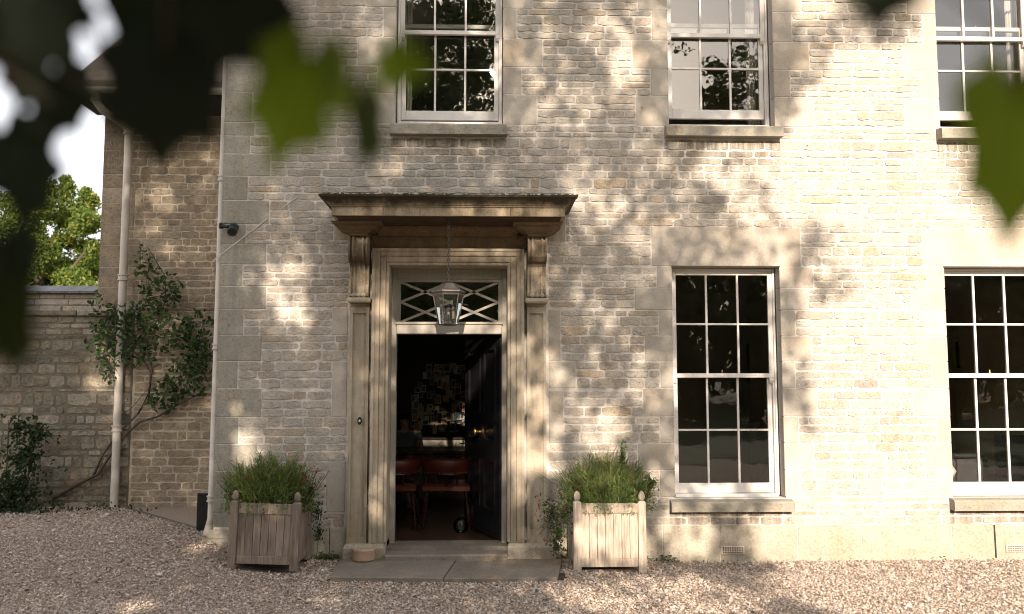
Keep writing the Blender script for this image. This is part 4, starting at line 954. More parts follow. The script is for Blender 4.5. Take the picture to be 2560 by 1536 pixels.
planter(PL[0], PL[1], PL[2], PL[3], .075, .585, 'weathered brown planter box in dappled shade left of the front door', R(2.0), M['oak_shaded'])
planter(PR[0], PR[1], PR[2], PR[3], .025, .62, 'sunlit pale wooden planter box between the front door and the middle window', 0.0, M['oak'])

def bush(name, label, cat, cx_, cy_, z, wx, wy, h, nblades, mat, nstalk, group=None, lean=.75, extra=True):
    """lavender-like mound: thin upright blades rising from a low dome, pale stalks above it"""
    t = thing(name, label, cat, (cx_, cy_, z), 0, group)
    def blades(nb, hmin, hmax, wid, rmin):
        u = rng.uniform(-1, 1, (nb * 2, 2)); u = u[(u ** 2).sum(1) < 1][:nb]; nb = len(u)
        dome = np.sqrt(np.clip(1 - (u ** 2).sum(1), 0, 1)); rr = rng.uniform(rmin, 1, nb)[:, None]
        lump = 1 + .13 * np.sin(u[:, 0] * 9 + u[:, 1] * 5 + wx * 50) + .10 * np.sin(u[:, 0] * 21 + 2 * u[:, 1]) + rng.normal(0, .05, nb)
        b = np.stack([u[:, 0] * wx, u[:, 1] * wy, (dome * .62 + .04) * h], 1) * rr * lump[:, None]
        d = np.stack([u[:, 0] * lean + rng.normal(0, .55, nb), u[:, 1] * lean + rng.normal(0, .55, nb), np.full(nb, 1.0)], 1); d /= np.linalg.norm(d, axis=1, keepdims=True)
        L = rng.uniform(hmin, hmax, nb)
        s = np.cross(d, rng.normal(size=(nb, 3))); s /= np.linalg.norm(s, axis=1, keepdims=True); s *= wid * rng.uniform(.6, 1.4, (nb, 1))
        bend = rng.normal(0, .08, (nb, 3)) * L[:, None]
        V = np.stack([b - s * .6, b + s * .6, b + d * (L * .55)[:, None] + s + bend * .4, b + d * L[:, None] + bend, b + d * (L * .55)[:, None] - s + bend * .4], 1)
        F = np.array([(0, 1, 2), (0, 2, 4), (4, 2, 3)])[None] + (np.arange(nb) * 5)[:, None, None]
        return V.reshape(-1, 3), F.reshape(-1, 3)
    k = nblades; q = rng.normal(size=(k, 3)); q /= np.linalg.norm(q, axis=1, keepdims=True); q[:, 2] = np.abs(q[:, 2]); lp = 1 + .12 * np.sin(q[:, :1] * 9 + q[:, 1:2] * 5 + wx * 50) + .08 * np.sin(q[:, :1] * 21) + rng.normal(0, .07, (k, 1)); q *= rng.uniform(.55, 1.06, (k, 1)) * lp
    fillp = q * np.array([wx * 1.0, wy * 1.0, h * .72]) + np.array([0, 0, -.02])
    stuff(link('lower_leaves', scatter('lower_leaves', LEAF_V, LEAF_F, fillp, rand_frames(k, (0, -.3, .8), 1.0), np.stack([rng.uniform(.008, .018, k), rng.uniform(.016, .036, k), np.full(k, .02)], 1)), mat, t))
    V, F = blades(nblades // 3, .04, .11, .0034, .5); stuff(link('foliage', fast_mesh('foliage', V, F), mat, t))
    if nstalk:
        V, F = blades(nstalk * 3, .12, .26, .0018, .8); stuff(link('flower_stalks', fast_mesh('flower_stalks', V, F), M['stalk'], t))
    return t
LG = 'lavender bushes in the planters'
plc, prc = ((PL[0] + PL[1]) / 2, (PL[2] + PL[3]) / 2), ((PR[0] + PR[1]) / 2, (PR[2] + PR[3]) / 2)
bush('lavender_bush', 'deep green lavender mound filling the shaded left planter', 'lavender', plc[0] - .02, plc[1], .56, .42, .31, .60, 12000, M['leaf_lav'], 160, LG)
bush('lavender_bush', 'bright green lavender mound filling the sunlit right planter', 'lavender', prc[0], prc[1], .55, .42, .31, .60, 12000, M['leaf_lav'], 220, LG)
def leafy(name, label, cat, c, spots, nleaf, size, mat, stems=(), stem_mat='bark', flowers=None, group=None, nrm=(0, -1, .4), spread=.8, shape=LEAF_V):
    """spots: list of (x,y,z,rx,ry,rz) local ellipsoids of leaves"""
    t = thing(name, label, cat, c, 0, group)
    sm = MB()
    for pth, r in stems: sm.tube(pth, r, 6)
    if stems: obj('stem', sm, M[stem_mat], t, True)
    wt = np.array([s[3] * s[4] * s[5] for s in spots]) ** (.66); wt = wt / wt.sum(); P = []
    for s, k in zip(spots, rng.multinomial(nleaf, wt)):
        q = rng.normal(size=(k, 3)); q /= np.linalg.norm(q, axis=1, keepdims=True); q *= np.clip(np.abs(rng.normal(0, .62, (k, 1))), 0, 1.7)
        P.append(q * np.array(s[3:6]) + np.array(s[:3]))
    P = np.concatenate(P)
    order = np.argsort(P[:, 1]); P = P[order]; n = len(P)
    Rm = rand_frames(n, nrm, spread); S = rng.uniform(.65, 1.3, n) * size
    return t, P, Rm, S
def leaves_obj(t, P, Rm, S, mat, name='foliage', tv=LEAF_V, tf=LEAF_F): return stuff(link(name, scatter(name, tv, tf, P, Rm, S), mat, t))
def leaf_parts(t, P, Rm, S, mat, lim, name='leaf'):
    """nearest leaves as parts that share one mesh, the rest joined"""
    me = bpy.data.meshes.new('leaf'); me.from_pydata(LEAF_V, [], LEAF_F); me.materials.append(mat)
    idx = np.argsort(-S + .3 * P[:, 1]); k = idx[:lim]
    for i in k:
        o = bpy.data.objects.new(name, me); C.objects.link(o); o.parent = t
        o.matrix_local = Matrix.Translation(P[i]) @ Matrix(Rm[i].tolist()).to_4x4() @ Matrix.Diagonal((S[i], S[i], S[i], 1))
    if len(idx) > lim: leaves_obj(t, P[idx[lim:]], Rm[idx[lim:]], S[idx[lim:]], mat)
def flowers_parts(t, pts, mat, size, name='flower'):
    m = MB()
    for k in range(4):
        a = 2 * math.pi * k / 4 + .3; c, s = math.cos(a), math.sin(a)
        m.add([(0, 0, 0), (.5 * c - .25 * s, .5 * s + .25 * c, .3), (.9 * c, .9 * s, .1), (.5 * c + .25 * s, .5 * s - .25 * c, .3)], [(0, 1, 2, 3)])
    me = m.mesh('flower'); me.materials.append(mat)
    for p in pts:
        o = bpy.data.objects.new(name, me); C.objects.link(o); o.parent = t; o.location = p
        o.rotation_euler = (R(90) + random.uniform(-.6, .6), random.uniform(-.6, .6), random.uniform(0, 6)); k = size * random.uniform(.7, 1.3); o.scale = (k, k, k)
# red salvia sprawling on the left planter's right side
c = (plc[0] + .27, plc[1] - .1, .56)
stems = [([(0, 0, 0), (.04 + .02 * k, -.02 * (k % 3), .18), (.06 + .035 * k, -.03, .30 + .025 * ((k * 5) % 4))], .003) for k in range(7)]
t, P, Rm, S = leafy('red_salvia', 'crimson flowered salvia leaning from the left planter towards the doorcase', 'salvia', c, [(.02, 0, .12, .12, .12, .16), (.10, 0, .2, .09, .08, .14), (-.05, -.1, .05, .1, .06, .1)], 800, .026, M['leaf_sal'], stems)
leaves_obj(t, P, Rm, S, M['leaf_sal'])
flowers_parts(t, [(random.uniform(.02, .17), random.uniform(-.06, .04), random.uniform(.16, .40)) for _ in range(26)], M['flower_red'], .014)
c = (plc[0] - .27, plc[1] - .16, .56)
t, P, Rm, S = leafy('red_salvia', 'sparse salvia with two red blooms at the left end of the left planter', 'salvia', c, [(0, 0, .12, .08, .07, .14), (-.06, 0, .2, .05, .05, .07)], 320, .024, M['leaf_sal'], [([(0, 0, 0), (-.08, -.02, .17), (-.16, -.02, .26)], .003)])
leaves_obj(t, P, Rm, S, M['leaf_sal']); flowers_parts(t, [(-.155, -.03, .27), (.13, -.08, .30), (.12, -.09, .315), (.135, -.08, .285)], M['flower_red'], .018)
t, P, Rm, S = leafy('silver_plant', 'low silvery leaved plant at the front left of the left planter', 'plant', (plc[0] - .16, plc[1] - .2, .57), [(0, 0, .03, .13, .05, .05)], 160, .045, M['leaf_grey'])
leaf_parts(t, P, Rm, S, M['leaf_grey'], 160)
t, P, Rm, S = leafy('trailing_plant', 'thin trailing plant between the left planter and the doorcase', 'plant', (PL[1] + .07, -.12, .05), [(.0, 0, .45, .07, .07, .14), (.02, 0, .25, .06, .06, .12)], 300, .022, M['leaf_shrub'], [([(0, 0, 0), (.02, 0, .3), (.05, 0, .55)], .003)])
leaves_obj(t, P, Rm, S, M['leaf_shrub']); flowers_parts(t, [(.22, -.05, .33)], M['flower_purple'], .014)
# salvia spilling left from the right planter
c = (PR[0] - .02, prc[1] - .1, .30)
stems = [([(.04, 0, .25), (-.08 - .02 * k, -.03, .30 - .03 * k), (-.22 - .012 * k, -.04, .38 - .07 * k)], .003) for k in range(6)]
t, P, Rm, S = leafy('red_salvia', 'dark leaved salvia spilling from the right planter towards the doorcase', 'salvia', c, [(-.05, 0, .22, .12, .08, .14), (-.16, 0, .22, .12, .07, .16), (-.10, 0, .05, .1, .07, .14), (-.12, 0, -.08, .06, .05, .09)], 950, .026, M['leaf_sal'], stems)
leaves_obj(t, P, Rm, S, M['leaf_sal']); flowers_parts(t, [(-.29, -.05, .38), (-.275, -.05, .30), (-.30, -.05, .25), (-.31, -.05, .22), (-.26, -.05, .05), (-.25, -.05, .03), (-.23, -.05, -.01), (-.28, -.05, .34)], M['flower_red'], .016)
t, P, Rm, S = leafy('rosemary_sprig', 'tall fresh sprig and ferny tuft at the right end of the right planter', 'plant', (PR[1] - .16, prc[1], .58), [(0, 0, .42, .035, .03, .16), (.2, -.03, .14, .08, .05, .09), (.26, -.03, .2, .05, .04, .05)], 520, .030, M['leaf_lav'], [([(0, 0, 0), (0, 0, .5)], .003), ([(.1, 0, 0), (.2, -.02, .12), (.28, -.03, .22)], .003)])
leaves_obj(t, P, Rm, S, M['leaf_lav'])

# terracotta pot
g = ground(909, 1402, .066)
tag(obj('clay_pot', MB().lathe([(.082, 0), (.098, .008), (.103, .02), (.103, .085), (.108, .092), (.110, .112), (.104, .118), (.094, .116), (.092, .03), (.0, .028)], (0, 0, 0), 28), M['terracotta'], None, True, (g.x, g.y, .0665)), 'shallow pale terracotta pot on the flagstone beside the left pilaster foot', 'pot')

# ------------------------------------------------------------------ climber on the wing
def on(px, py, y=GY - .06): p = at(px, py, y); return (p.x, p.y, p.z)
cl = [(132, 1245), (180, 1215), (232, 1192), (262, 1182), (300, 1130), (370, 1060), (400, 1040)]
br = [[(132, 1248), (200, 1208), (245, 1186), (300, 1100), (350, 1055), (395, 1042), (440, 1015), (500, 985)], [(232, 1195), (255, 1140), (290, 1090), (345, 1035), (372, 1000), (376, 930), (360, 905), (325, 870), (290, 840)], [(345, 1035), (372, 985), (380, 925), (372, 890), (345, 860), (395, 800), (415, 750), (412, 690), (370, 620)], [(315, 1040), (290, 990), (285, 950), (265, 900), (250, 850)], [(300, 1040), (330, 1020), (380, 960)], [(415, 750), (440, 700)], [(440, 1015), (470, 950), (490, 880), (505, 820), (520, 790)]]
climb = thing('climbing_rose', 'dark leaved climber with bare twisting stems trained over the wing wall and downpipe', 'climber', (0, 0, 0))
sm = MB()
for i, b in enumerate(br):
    q = [on(*p) for p in b]; r0_ = .022 if i == 0 else .014 if i < 3 else .006
    sm.tube(q, [r0_ * (1 - .65 * k / (len(q) - 1)) for k in range(len(q))], 7)
for px, py, rx, ry in ((275, 800, 60, 50), (330, 800, 60, 60), (400, 740, 60, 50), (480, 880, 50, 70), (460, 940, 60, 50), (370, 680, 30, 60), (270, 910, 30, 50)):
    for _ in range(7):
        a = random.uniform(0, 6.28); sm.tube([on(px, py), on(px + rx * .6 * math.cos(a) + random.uniform(-8, 8), py + ry * .6 * math.sin(a), GY - .12), on(px + rx * 1.15 * math.cos(a), py + ry * 1.15 * math.sin(a) + 6, GY - .16)], [.004, .003, .0015], 5)
obj('stem', sm, M['bark'], climb, True)
blobs = [(275, 800, 55, 40), (330, 800, 60, 45), (250, 850, 40, 40), (300, 850, 45, 45), (370, 790, 50, 40), (270, 910, 30, 50), (340, 880, 40, 40), (400, 740, 50, 45), (370, 690, 35, 50), (430, 720, 35, 40), (450, 830, 45, 45), (480, 880, 50, 60), (500, 830, 40, 60), (460, 940, 50, 60), (430, 980, 50, 40), (500, 920, 35, 70), (400, 1010, 40, 30), (350, 640, 20, 30), (380, 860, 40, 50), (240, 760, 25, 25)]
P = []
for px, py, rx, ry in blobs:
    k = int(rx * ry / 29)
    for _ in range(k):
        a, rr = random.uniform(0, 6.283), random.random() ** .5
        P.append(on(px + rx * rr * math.cos(a), py + ry * rr * math.sin(a), GY - random.uniform(.03, .26)))
P = np.array(P); n = len(P); Rm = rand_frames(n, (0, -1, .5), .7); S = rng.uniform(.045, .085, n)
leaf_parts(climb, P, Rm, S, M['leaf_rose'], 300)
sb = on(60, 1200, 1.75)
t, P, Rm, S = leafy('shrub', 'dark loose shrub at the foot of the garden wall', 'shrub', (sb[0], 1.75, .2), [(-.1, 0, .3, .35, .25, .3), (0, 0, .65, .25, .2, .25), (.1, 0, .9, .18, .15, .18), (-.25, 0, .1, .4, .25, .2), (-.1, 0, 1.0, .12, .1, .15)], 2200, .055, M['leaf_shrub'], [([(0, 0, -.1), (.05, 0, .5), (.1, 0, 1.05)], .01), ([(0, 0, -.1), (-.2, 0, .5), (-.2, 0, 1.05)], .008)])
leaves_obj(t, P, Rm, S, M['leaf_shrub'])
t, P, Rm, S = leafy('ground_cover', '', '', (ax(170, 1280, 1.7), 1.75, .2), [(0, 0, .02, .9, .25, .10), (-.5, -.1, .05, .5, .25, .14), (.35, .1, .03, .3, .15, .07)], 2200, .035, M['leaf_shrub'])
del t['category']; t.name = 'bed_planting'; t['label'] = 'low green ground cover between the shrub and the wing downpipe'; t['category'] = 'ground cover'
leaves_obj(t, P, Rm, S, M['leaf_shrub'])

# ------------------------------------------------------------------ gravel
def pebbles():
    n = 300000
    w = rng.random(n)
    y = 2.1 - (rng.random(n) ** .9) * 5.2; x = rng.uniform(-6.6, 6.2, n)
    keep = ~((y > -.01) & (x > XL - .05)) & ~((y > -.90) & (y < .1) & (x > -1.36 + np.clip(-.15 - y, 0, 1) * .08) & (x < .70)) & ~((y > .22 + (x + 2.66) * (1.95 - .22) / (ka[0] - kb[0])) & (x > ka[0]) & (y > 0)) & (y < 2.05)
    for q in (PL, PR): keep &= ~((x > q[0] + .01) & (x < q[1] - .01) & (y > q[2] + .02) & (y < q[3]))
    x, y = x[keep], y[keep]; n = len(x)
    sm_ = lambda t: np.clip(t, 0, 1) ** 2 * (3 - 2 * np.clip(t, 0, 1))
    z = .21 * sm_((-1.75 - x) / 1.0) * sm_((y + 1.5) / 1.7) + .05 * sm_((y + 1.6) / 1.3) * sm_((2.2 - x) / 1.6)
    base = np.array([(1, 0, 0), (.1, .9, .1), (-.95, .1, 0), (0, -1, .05), (.05, .05, .62), (0, 0, -.5)])
    F = np.array([(0, 1, 4), (1, 2, 4), (2, 3, 4), (3, 0, 4), (1, 0, 5), (2, 1, 5), (3, 2, 5), (0, 3, 5)])
    S = np.exp(rng.normal(math.log(.0070), .38, n)); S3 = np.stack([S * rng.uniform(.8, 1.5, n), S * rng.uniform(.7, 1.2, n), S * rng.uniform(.6, 1.1, n)], 1)
    Rm = rand_frames(n, (0, 0, 1), .55)
    V = base[None] * S3[:, None] * rng.uniform(.75, 1.25, (n, 6, 1)); V = np.einsum('nij,nkj->nki', Rm, V) + np.stack([x, y, z + rng.uniform(-.006, .007, n)], 1)[:, None]
    Fa = F[None] + (np.arange(n) * 6)[:, None, None]
    o = link('gravel', fast_mesh('gravel', V.reshape(-1, 3), Fa.reshape(-1, 3)), M['pebble']); o['kind'] = 'stuff'
pebbles()

k = 700; wx_ = np.where(rng.random(k) < .85, rng.choice(np.array([-1.5, -1.42, -1.45, .78, .92, 1.7, -2.3]), k) + rng.normal(0, .07, k), rng.uniform(-2.5, 5.5, k)); wy_ = -.03 - np.abs(rng.normal(0, .035, k))
okk = ~((wx_ > -1.36) & (wx_ < .72)); wx_, wy_ = wx_[okk], wy_[okk]; k = len(wx_)
stuff(link('wall_weeds', scatter('wall_weeds', LEAF_V, LEAF_F, np.stack([wx_, wy_, np.array([gz(a, b) for a, b in zip(wx_, wy_)]) + np.abs(rng.normal(0, .025, k))], 1), rand_frames(k, (0, -.5, .5), .8), rng.uniform(.012, .032, k)), M['leaf_sal']))
k = 130; fx = rng.uniform(-5, 5.5, k); fy = np.where(rng.random(k) < .5, rng.uniform(-.5, -.06, k), rng.uniform(-2.4, -.4, k))
okk = ~((fx > -1.45) & (fx < .8) & (fy > -1)); fx, fy = fx[okk], fy[okk]
stuff(link('fallen_leaves', scatter('fallen_leaves', LEAF_V, LEAF_F, np.stack([fx, fy, np.array([gz(a, b) for a, b in zip(fx, fy)]) + .012], 1), rand_frames(len(fx), (0, 0, 1), .3), rng.uniform(.02, .05, len(fx))), mat_leaf('dry leaves', [(0, (.10, .05, .02)), (.6, (.16, .09, .04)), (1, (.08, .09, .03))], .1)))
# ------------------------------------------------------------------ trees
def tree(name, label, c, trunk, crown_pts, leaf, mat, seedless=None, nrm=None, spread=1.0, shape=(LEAF_V, LEAF_F)):
    t = thing(name, label, 'tree', c)
    m = MB()
    for pth, r in trunk: m.tube(pth, r, 9)
    obj('trunk', m, M['bark'], t, True)
    n = len(crown_pts); Rm = rand_frames(n, nrm, spread)
    leaves_obj(t, crown_pts, Rm, rng.uniform(.7, 1.35, n) * leaf, mat, 'crown', *shape); return t
def clumps(cl, per, jit=1.0):
    P = []
    for x, y, z, r in cl:
        q = rng.normal(size=(per, 3)); q /= np.linalg.norm(q, axis=1, keepdims=True); q *= (rng.random((per, 1)) ** .45) * r
        P.append(q + np.array((x, y, z)))
    return np.concatenate(P)
# sunlit tree beyond the garden wall
fc0 = at(60, 600, 16)
cls = []
for k in range(180):
    px, py = random.uniform(-160, 235), random.uniform(470, 760)
    top = 455 + 60 * smooth((px - 120) / 60) * smooth((240 - px) / 30) + random.uniform(0, 25) if px > 95 else 470
    if py < top: py = top + random.uniform(0, 40)
    p = at(px, py, 16 + random.uniform(-1.3, 2.2)); cls.append((p.x - fc0.x, p.y - 16, p.z - gz(0, 0), random.uniform(.18, .40)))
for k in range(30):
    p = at(random.uniform(-100, 245), random.uniform(640, 760), 16.5 + random.random()); cls.append((p.x - fc0.x, p.y - 16, p.z, .45))
for px, py, r in ((165, 455, .2), (170, 475, .25), (160, 500, .3), (215, 485, .2), (230, 500, .2), (120, 470, .3), (200, 520, .3), (240, 560, .3), (235, 620, .3)):
    p = at(px, py, 15.5); cls.append((p.x - fc0.x, p.y - 16, p.z, r))
tree('laburnum_tree', 'sunlit yellow green tree rising beyond the garden wall', (fc0.x, 16, 0), [([(0, 0, 0), (0, 0, 2), (.3, 0, 4), (.9, 0, 6)], [.25, .2, .14, .05]), ([(0, 0, 2), (-1, 0, 4), (-2, 0, 6)], [.15, .1, .04]), ([(.1, 0, 2.6), (1.1, -.4, 4.2), (2.0, -.5, 5.4)], [.1, .07, .02])], clumps(cls, 380), .095, M['leaf_far'], nrm=(0, -.6, .6), spread=.9)
# big tree behind the camera whose shade dapples the front; gaps in its crown, as (u, v, ru, rv, openness) across the sunbeams
def uv(px, py, Y=0.0):
    p = at(px * 1.0352, py * 1.0352, Y); k = -p.y / SUN.y; return (p.x + SUN.x * k, p.z + SUN.z * k)
def uvg(px, py):
    p = ground(px * 1.0352, py * 1.0352); k = -p.y / SUN.y; return (p.x + SUN.x * k, p.z + SUN.z * k)
W = 2.15
GAPS = [(430, 470, 110, 150, .45, W), (330, 940, 110, 70, .5, W), (470, 1000, 60, 60, .3, W), (690, 660, 90, 130, .45, 0), (800, 900, 60, 200, .15, 0), (395, 470, 30, 45, .8, W), (500, 400, 28, 45, .75, W), (480, 330, 30, 40, .6, W), (430, 560, 25, 30, .4, W), (252, 875, 28, 45, 1, W), (262, 935, 50, 26, 1, W), (288, 1010, 30, 60, .7, W), (385, 830, 45, 60, .6, W), (410, 920, 50, 40, .6, W), (520, 560, 30, 60, .5, W), (320, 480, 20, 40, .6, W), (500, 1230, 40, 40, .4, W),
  (690, 610, 45, 42, .85, 0), (690, 690, 55, 60, 1, 0), (712, 760, 42, 55, 1, 0), (650, 640, 25, 70, .7, 0), (735, 830, 25, 30, .6, 0), (595, 1012, 34, 30, .9, 0), (600, 1078, 34, 55, 1, 0), (665, 1060, 20, 35, .5, 0),
  (905, 60, 45, 70, .6, 0), (940, 130, 45, 60, .6, 0), (965, 230, 45, 60, .55, 0), (930, 410, 35, 45, .65, 0), (985, 365, 25, 30, .5, 0), (800, 410, 20, 25, .5, 0),
  (905, 700, 22, 55, .7, 0), (925, 775, 26, 70, .85, 0), (895, 960, 22, 70, .6, 0), (920, 1150, 28, 90, .7, 0), (950, 870, 12, 140, .4, 0), (1250, 880, 26, 90, .6, 0), (1295, 985, 22, 50, .8, 0), (1250, 1140, 26, 70, .85, 0),
  (1150, 1085, 34, 34, 1, 3.5), (1070, 795, 150, 22, 1, .2), (1140, 760, 60, 40, .8, .2), (1110, 1310, 70, 20, .4, .6), (1060, 510, 80, 16, .35, -.7), (905, 510, 50, 16, .3, -.7), (1180, 600, 60, 20, .6, 0),
  (1340, 890, 34, 45, .8, 0), (1345, 1040, 28, 36, .7, 0), (1455, 1050, 45, 70, 1, 0), (1330, 1112, 40, 30, 1, 0), (1395, 1000, 24, 40, .5, 0), (1430, 900, 25, 60, .5, 0), (1540, 960, 34, 45, .6, 0), (1590, 1050, 20, 40, .5, 0), (1400, 790, 30, 30, .45, 0),
  (1470, 100, 55, 50, .9, 0), (1505, 165, 36, 60, 1, 0), (1440, 50, 30, 40, .6, 0), (1400, 365, 20, 60, .6, 0), (1470, 530, 28, 60, .75, 0), (1580, 350, 28, 90, .6, 0), (1600, 430, 40, 60, .7, 0), (1545, 280, 24, 34, .6, 0), (1350, 130, 30, 40, .5, 0), (1300, 300, 26, 40, .5, 0),
  (1740, 268, 60, 22, .6, 0), (1800, 305, 110, 24, .8, 0), (1780, 400, 90, 65, 1, 0), (1720, 560, 55, 34, .6, 0), (1840, 480, 70, 85, 1, 0), (1850, 585, 60, 34, .9, 0), (1885, 650, 28, 60, .8, 0), (1895, 780, 36, 60, .9, 0), (1925, 900, 30, 60, .8, 0), (1905, 1000, 45, 80, .9, 0), (1905, 1160, 60, 130, 1, 0), (1900, 160, 30, 40, .5, 0), (1880, 300, 40, 40, .8, 0),
  (1400, 470, 40, 90, .5, 0), (1540, 560, 40, 60, .55, 0), (1500, 660, 40, 50, .45, 0), (1480, 760, 45, 50, .5, 0), (1420, 980, 60, 60, .55, 0), (1530, 860, 40, 50, .5, 0), (1580, 1150, 24, 60, .6, 0), (1640, 480, 50, 60, .65, 0), (1690, 380, 50, 40, .6, 0), (1660, 590, 50, 30, .4, 0), (1760, 620, 60, 40, .6, 0), (1820, 640, 40, 30, .7, 0), (1560, 60, 40, 60, .6, 0), (1320, 60, 30, 50, .5, 0), (1270, 180, 30, 60, .45, 0),
  (1640, 700, 30, 60, .3, 0), (1620, 880, 26, 50, .6, 0), (1760, 1190, 70, 30, .8, 0), (1690, 1300, 70, 45, .9, 0), (1930, 1290, 130, 60, 1, 0), (1620, 1250, 24, 60, .6, 0), (1470, 1290, 95, 80, 1, -.46), (1450, 1180, 80, 60, .9, -.3), (650, 1270, 40, 30, .5, -.5), (720, 1300, 20, 50, .5, -.5), (600, 1160, 30, 40, .5, -.3),
  (1182, 160, 26, 30, 1, 0), (1100, 290, 70, 20, .8, 0)]
GG = [(330, 1465, 60, 26, 1), (110, 1455, 70, 18, .8), (780, 1450, 55, 26, .8), (690, 1440, 40, 18, .5), (545, 1340, 36, 24, .9), (1090, 1352, 60, 10, .4), (1620, 1440, 300, 80, 1), (2200, 1430, 420, 90, 1), (600, 1400, 40, 20, .5), (480, 1420, 40, 16, .4)]
gaps = []
for px, py, rx, ry, o_, Y in GAPS:
    u, v = uv(px, py, Y); s = 1.0352 / FPX * (8.5 + Y); gaps.append((u, v, rx * s * 1.2, ry * s * 1.2, o_))
for px, py, rx, ry, o_ in GG:
    u, v = uvg(px, py); u2, v2 = uvg(px + rx, py); u3, v3 = uvg(px, min(py + ry, 1500)); gaps.append((u, v, abs(u2 - u), max(abs(v3 - v), .06), o_))
g_ = np.array(gaps)
edge = [uv(px, py) for px, py in ((1850, -120), (1850, 60), (1930, 190), (1900, 300), (1850, 350), (1850, 480), (1890, 580), (1930, 640), (1930, 740), (1910, 800), (1900, 900), (1890, 1050), (1870, 1200), (1800, 1330))]
SHADE = [(1885, 90, 60, 120, .8), (1960, 130, 50, 80, .45), (1900, 220, 50, 60, .7), (2110, 60, 140, 55, .5), (1955, 610, 62, 50, .75), (2005, 690, 50, 50, .65), (1935, 560, 90, 30, .45), (1905, 770, 34, 80, .6), (1925, 910, 34, 80, .55), (1940, 990, 24, 60, .5), (1700, 250, 60, 30, .6), (1760, 1270, 45, 70, .85), (1800, 1380, 60, 30, .8), (1600, 1310, 30, 30, .6)]
sh_ = []
for px, py, rx, ry, o_ in SHADE:
    u, v = uv(px, py); k = 1.0352 / FPX * 8.5; sh_.append((u, v, rx * k, ry * k, o_))
sh_ = np.array(sh_)
ev = np.array([e[1] for e in edge])[::-1]; eu = np.array([e[0] for e in edge])[::-1]
def openness(u, v):
    d = ((u[:, None] - g_[None, :, 0]) / g_[None, :, 2]) ** 2 + ((v[:, None] - g_[None, :, 1]) / g_[None, :, 3]) ** 2
    o = (np.clip((1.25 - np.sqrt(d)) / .5, 0, 1) * g_[None, :, 4]).max(1)
    o *= np.clip(.92 + .34 * np.sin(u * 19 + 3 * np.sin(v * 11)) * np.sin(v * 15 + 2.5 * np.sin(u * 13)), .25, 1)
    e = np.interp(v, ev, eu) + .07 * np.sin(v * 9 + 2 * np.sin(v * 23)); o = np.maximum(o, np.clip((u - e + .05) / .10, 0, 1))
    d = ((u[:, None] - sh_[None, :, 0]) / sh_[None, :, 2]) ** 2 + ((v[:, None] - sh_[None, :, 1]) / sh_[None, :, 3]) ** 2
    o *= 1 - (np.clip((1.2 - np.sqrt(d)) / .5, 0, 1) * sh_[None, :, 4]).max(1)
    return o
n = 150000
u = np.where(rng.random(n) < .3, rng.uniform(-7.2, -.3, n), rng.uniform(-7.2, 4.4, n)); v = rng.uniform(-1.9, 6.6, n)
keep = rng.random(n) > openness(u, v)
dens = np.clip(.85 + .18 * np.clip(-u, 0, 1) + .35 * np.sin(u * 3.1 + 1.3 * np.sin(v * 2.3)) * np.sin(v * 3.7 + u), .5, 1); keep &= rng.random(n) < dens
u, v = u[keep], v[keep]; tt = rng.uniform(10.6, 16.5, len(u))
crown = np.stack([u + SUN.x * tt, SUN.y * tt, v + SUN.z * tt], 1)
crown = crown[crown[:, 2] > 1.2]
tree('lime_tree', 'broad leafy tree behind the viewer that dapples the house front', (0, -14.5, 0), [([(-3.2, 0, 0), (-3.1, 0, 2.5), (-2.9, .2, 5), (-2.4, .3, 8), (-2, .3, 10.5)], [.35, .28, .22, .14, .04]), ([(-3, .1, 3.6), (-1.4, .5, 5.6), (.8, .8, 7.6), (2.2, 1, 9)], [.18, .13, .08, .03]), ([(-3, .1, 4), (-4.6, .4, 6), (-6, .6, 8)], [.16, .1, .03])], crown - np.array((0, -14.5, 0)), .11, M['leaf_shade'], nrm=tuple(SUN), spread=.75)
# trees across the drive, seen only in the windows' reflections
for i, (x, y, hgt, rr) in enumerate(((11.7, -29, 18.2, 2.4), (-16, -36, 9, 4.5), (-6, -38, 8, 5), (4, -38, 7.5, 5), (16, -40, 8, 5.5), (27, -40, 9, 5), (9, -42, 7.5, 4))):
    cls = [(random.uniform(-rr, rr), random.uniform(-rr, rr) * .6, random.uniform(.15, 1) * hgt * .9, random.uniform(.7, 1.4)) for _ in range(26)]
    lab = ['tall narrow tree across the drive opposite the upper right windows', 'round tree at the far left of the drive', 'low spreading tree behind the big shade tree', 'low tree directly across from the front door', 'broad tree across from the right windows', 'round tree at the far right of the drive', 'small tree in the gap behind the tall one'][i]
    tree('drive_tree', lab, (x, y, 0), [([(0, 0, 0), (0, 0, hgt * .9)], [.3, .05])], clumps(cls, 90), .5, M['leaf_shade'])
stuff(link('hedge', scatter('hedge', LEAF_V, LEAF_F, np.stack([rng.uniform(-45, 65, 26000), rng.uniform(-47, -44, 26000), rng.uniform(0, 1, 26000) ** .8 * 10.5], 1), rand_frames(26000), rng.uniform(.6, 1.2, 26000)), M['leaf_shade']))

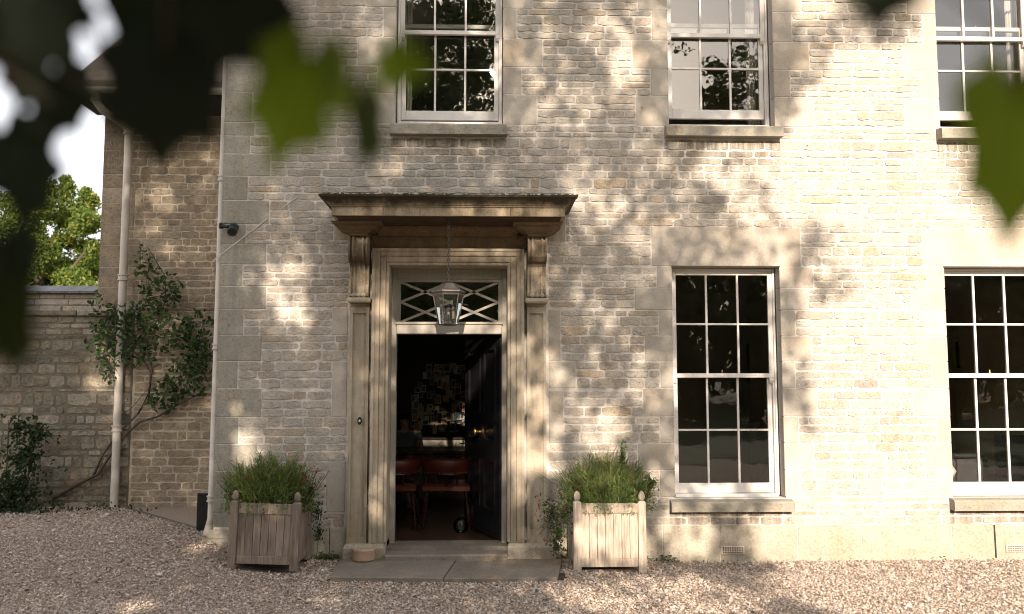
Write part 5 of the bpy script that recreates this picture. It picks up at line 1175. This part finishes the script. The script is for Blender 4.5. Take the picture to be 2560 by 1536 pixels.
# ------------------------------------------------------------------ near vine leaves hanging in front of the lens
half = [(-90, .64), (-72, .46), (-52, .44), (-36, .55), (-22, .50), (-8, .42), (10, .50), (26, .55), (44, .47), (60, .50), (74, .44), (86, .26)]
outl = [(r * math.cos(R(a)), r * math.sin(R(a))) for a, r in half]
outl += [(-x, y) for x, y in outl[::-1]][:-1]
def vine_leaf_mesh(seed):
    r = random.Random(seed); V = [(0, .1, .02)]; F = []
    inner = [(x * .55, y * .55) for x, y in outl]
    n = len(outl)
    for x, y in inner: V.append((x * r.uniform(.95, 1.05), y, .05 + .10 * abs(x) + r.uniform(-.01, .01)))
    for x, y in outl: V.append((x * r.uniform(.93, 1.07), y * r.uniform(.95, 1.05), -.10 * (x * x + y * y) + .12 * abs(x) + r.uniform(-.02, .02)))
    for k in range(n):
        a, b = 1 + k, 1 + (k + 1) % n; F += [(0, a, b), (a, a + n, b + n), (a, b + n, b)]
    me = bpy.data.meshes.new('leaf'); me.from_pydata(V, [], F); me.polygons.foreach_set('use_smooth', [True] * len(F)); return me
def vine(label, stem_px, leaves):
    o0 = at(*stem_px[0][:2], CAM.y + stem_px[0][2]); t = thing('vine_branch', label, 'vine', o0)
    sp = [CAM + ray(px, py).normalized() * d - o0 for px, py, d in stem_px]
    obj('stem', MB().tube(sp, .004, 7), M['bark'], t, True)
    for i, (px, py, d, hpx, asp, ang, tx, ty, mt_) in enumerate(leaves):
        p = CAM + ray(px, py).normalized() * d - o0; s = hpx / FPX * d / 1.2
        me = vine_leaf_mesh(i * 7 + int(px)); me.materials.append(M[mt_])
        o = link('leaf', me, None, t, p)
        q = cam.rotation_euler.to_matrix() @ Euler((R(tx), R(ty), 0)).to_matrix() @ Matrix.Rotation(R(ang), 3, 'Z')
        o.rotation_euler = q.to_euler(); o.scale = (s * asp, s, s)
        near = min(sp, key=lambda v: (v - p).length)
        base = p + (q @ Vector((0, .2 * s, 0)))
        obj('leaf_stalk', MB().tube([base, (base + near) / 2 + Vector((0, 0, .005)), near], .0016, 5), M['bark'], o).matrix_parent_inverse = o.matrix_basis.inverted()
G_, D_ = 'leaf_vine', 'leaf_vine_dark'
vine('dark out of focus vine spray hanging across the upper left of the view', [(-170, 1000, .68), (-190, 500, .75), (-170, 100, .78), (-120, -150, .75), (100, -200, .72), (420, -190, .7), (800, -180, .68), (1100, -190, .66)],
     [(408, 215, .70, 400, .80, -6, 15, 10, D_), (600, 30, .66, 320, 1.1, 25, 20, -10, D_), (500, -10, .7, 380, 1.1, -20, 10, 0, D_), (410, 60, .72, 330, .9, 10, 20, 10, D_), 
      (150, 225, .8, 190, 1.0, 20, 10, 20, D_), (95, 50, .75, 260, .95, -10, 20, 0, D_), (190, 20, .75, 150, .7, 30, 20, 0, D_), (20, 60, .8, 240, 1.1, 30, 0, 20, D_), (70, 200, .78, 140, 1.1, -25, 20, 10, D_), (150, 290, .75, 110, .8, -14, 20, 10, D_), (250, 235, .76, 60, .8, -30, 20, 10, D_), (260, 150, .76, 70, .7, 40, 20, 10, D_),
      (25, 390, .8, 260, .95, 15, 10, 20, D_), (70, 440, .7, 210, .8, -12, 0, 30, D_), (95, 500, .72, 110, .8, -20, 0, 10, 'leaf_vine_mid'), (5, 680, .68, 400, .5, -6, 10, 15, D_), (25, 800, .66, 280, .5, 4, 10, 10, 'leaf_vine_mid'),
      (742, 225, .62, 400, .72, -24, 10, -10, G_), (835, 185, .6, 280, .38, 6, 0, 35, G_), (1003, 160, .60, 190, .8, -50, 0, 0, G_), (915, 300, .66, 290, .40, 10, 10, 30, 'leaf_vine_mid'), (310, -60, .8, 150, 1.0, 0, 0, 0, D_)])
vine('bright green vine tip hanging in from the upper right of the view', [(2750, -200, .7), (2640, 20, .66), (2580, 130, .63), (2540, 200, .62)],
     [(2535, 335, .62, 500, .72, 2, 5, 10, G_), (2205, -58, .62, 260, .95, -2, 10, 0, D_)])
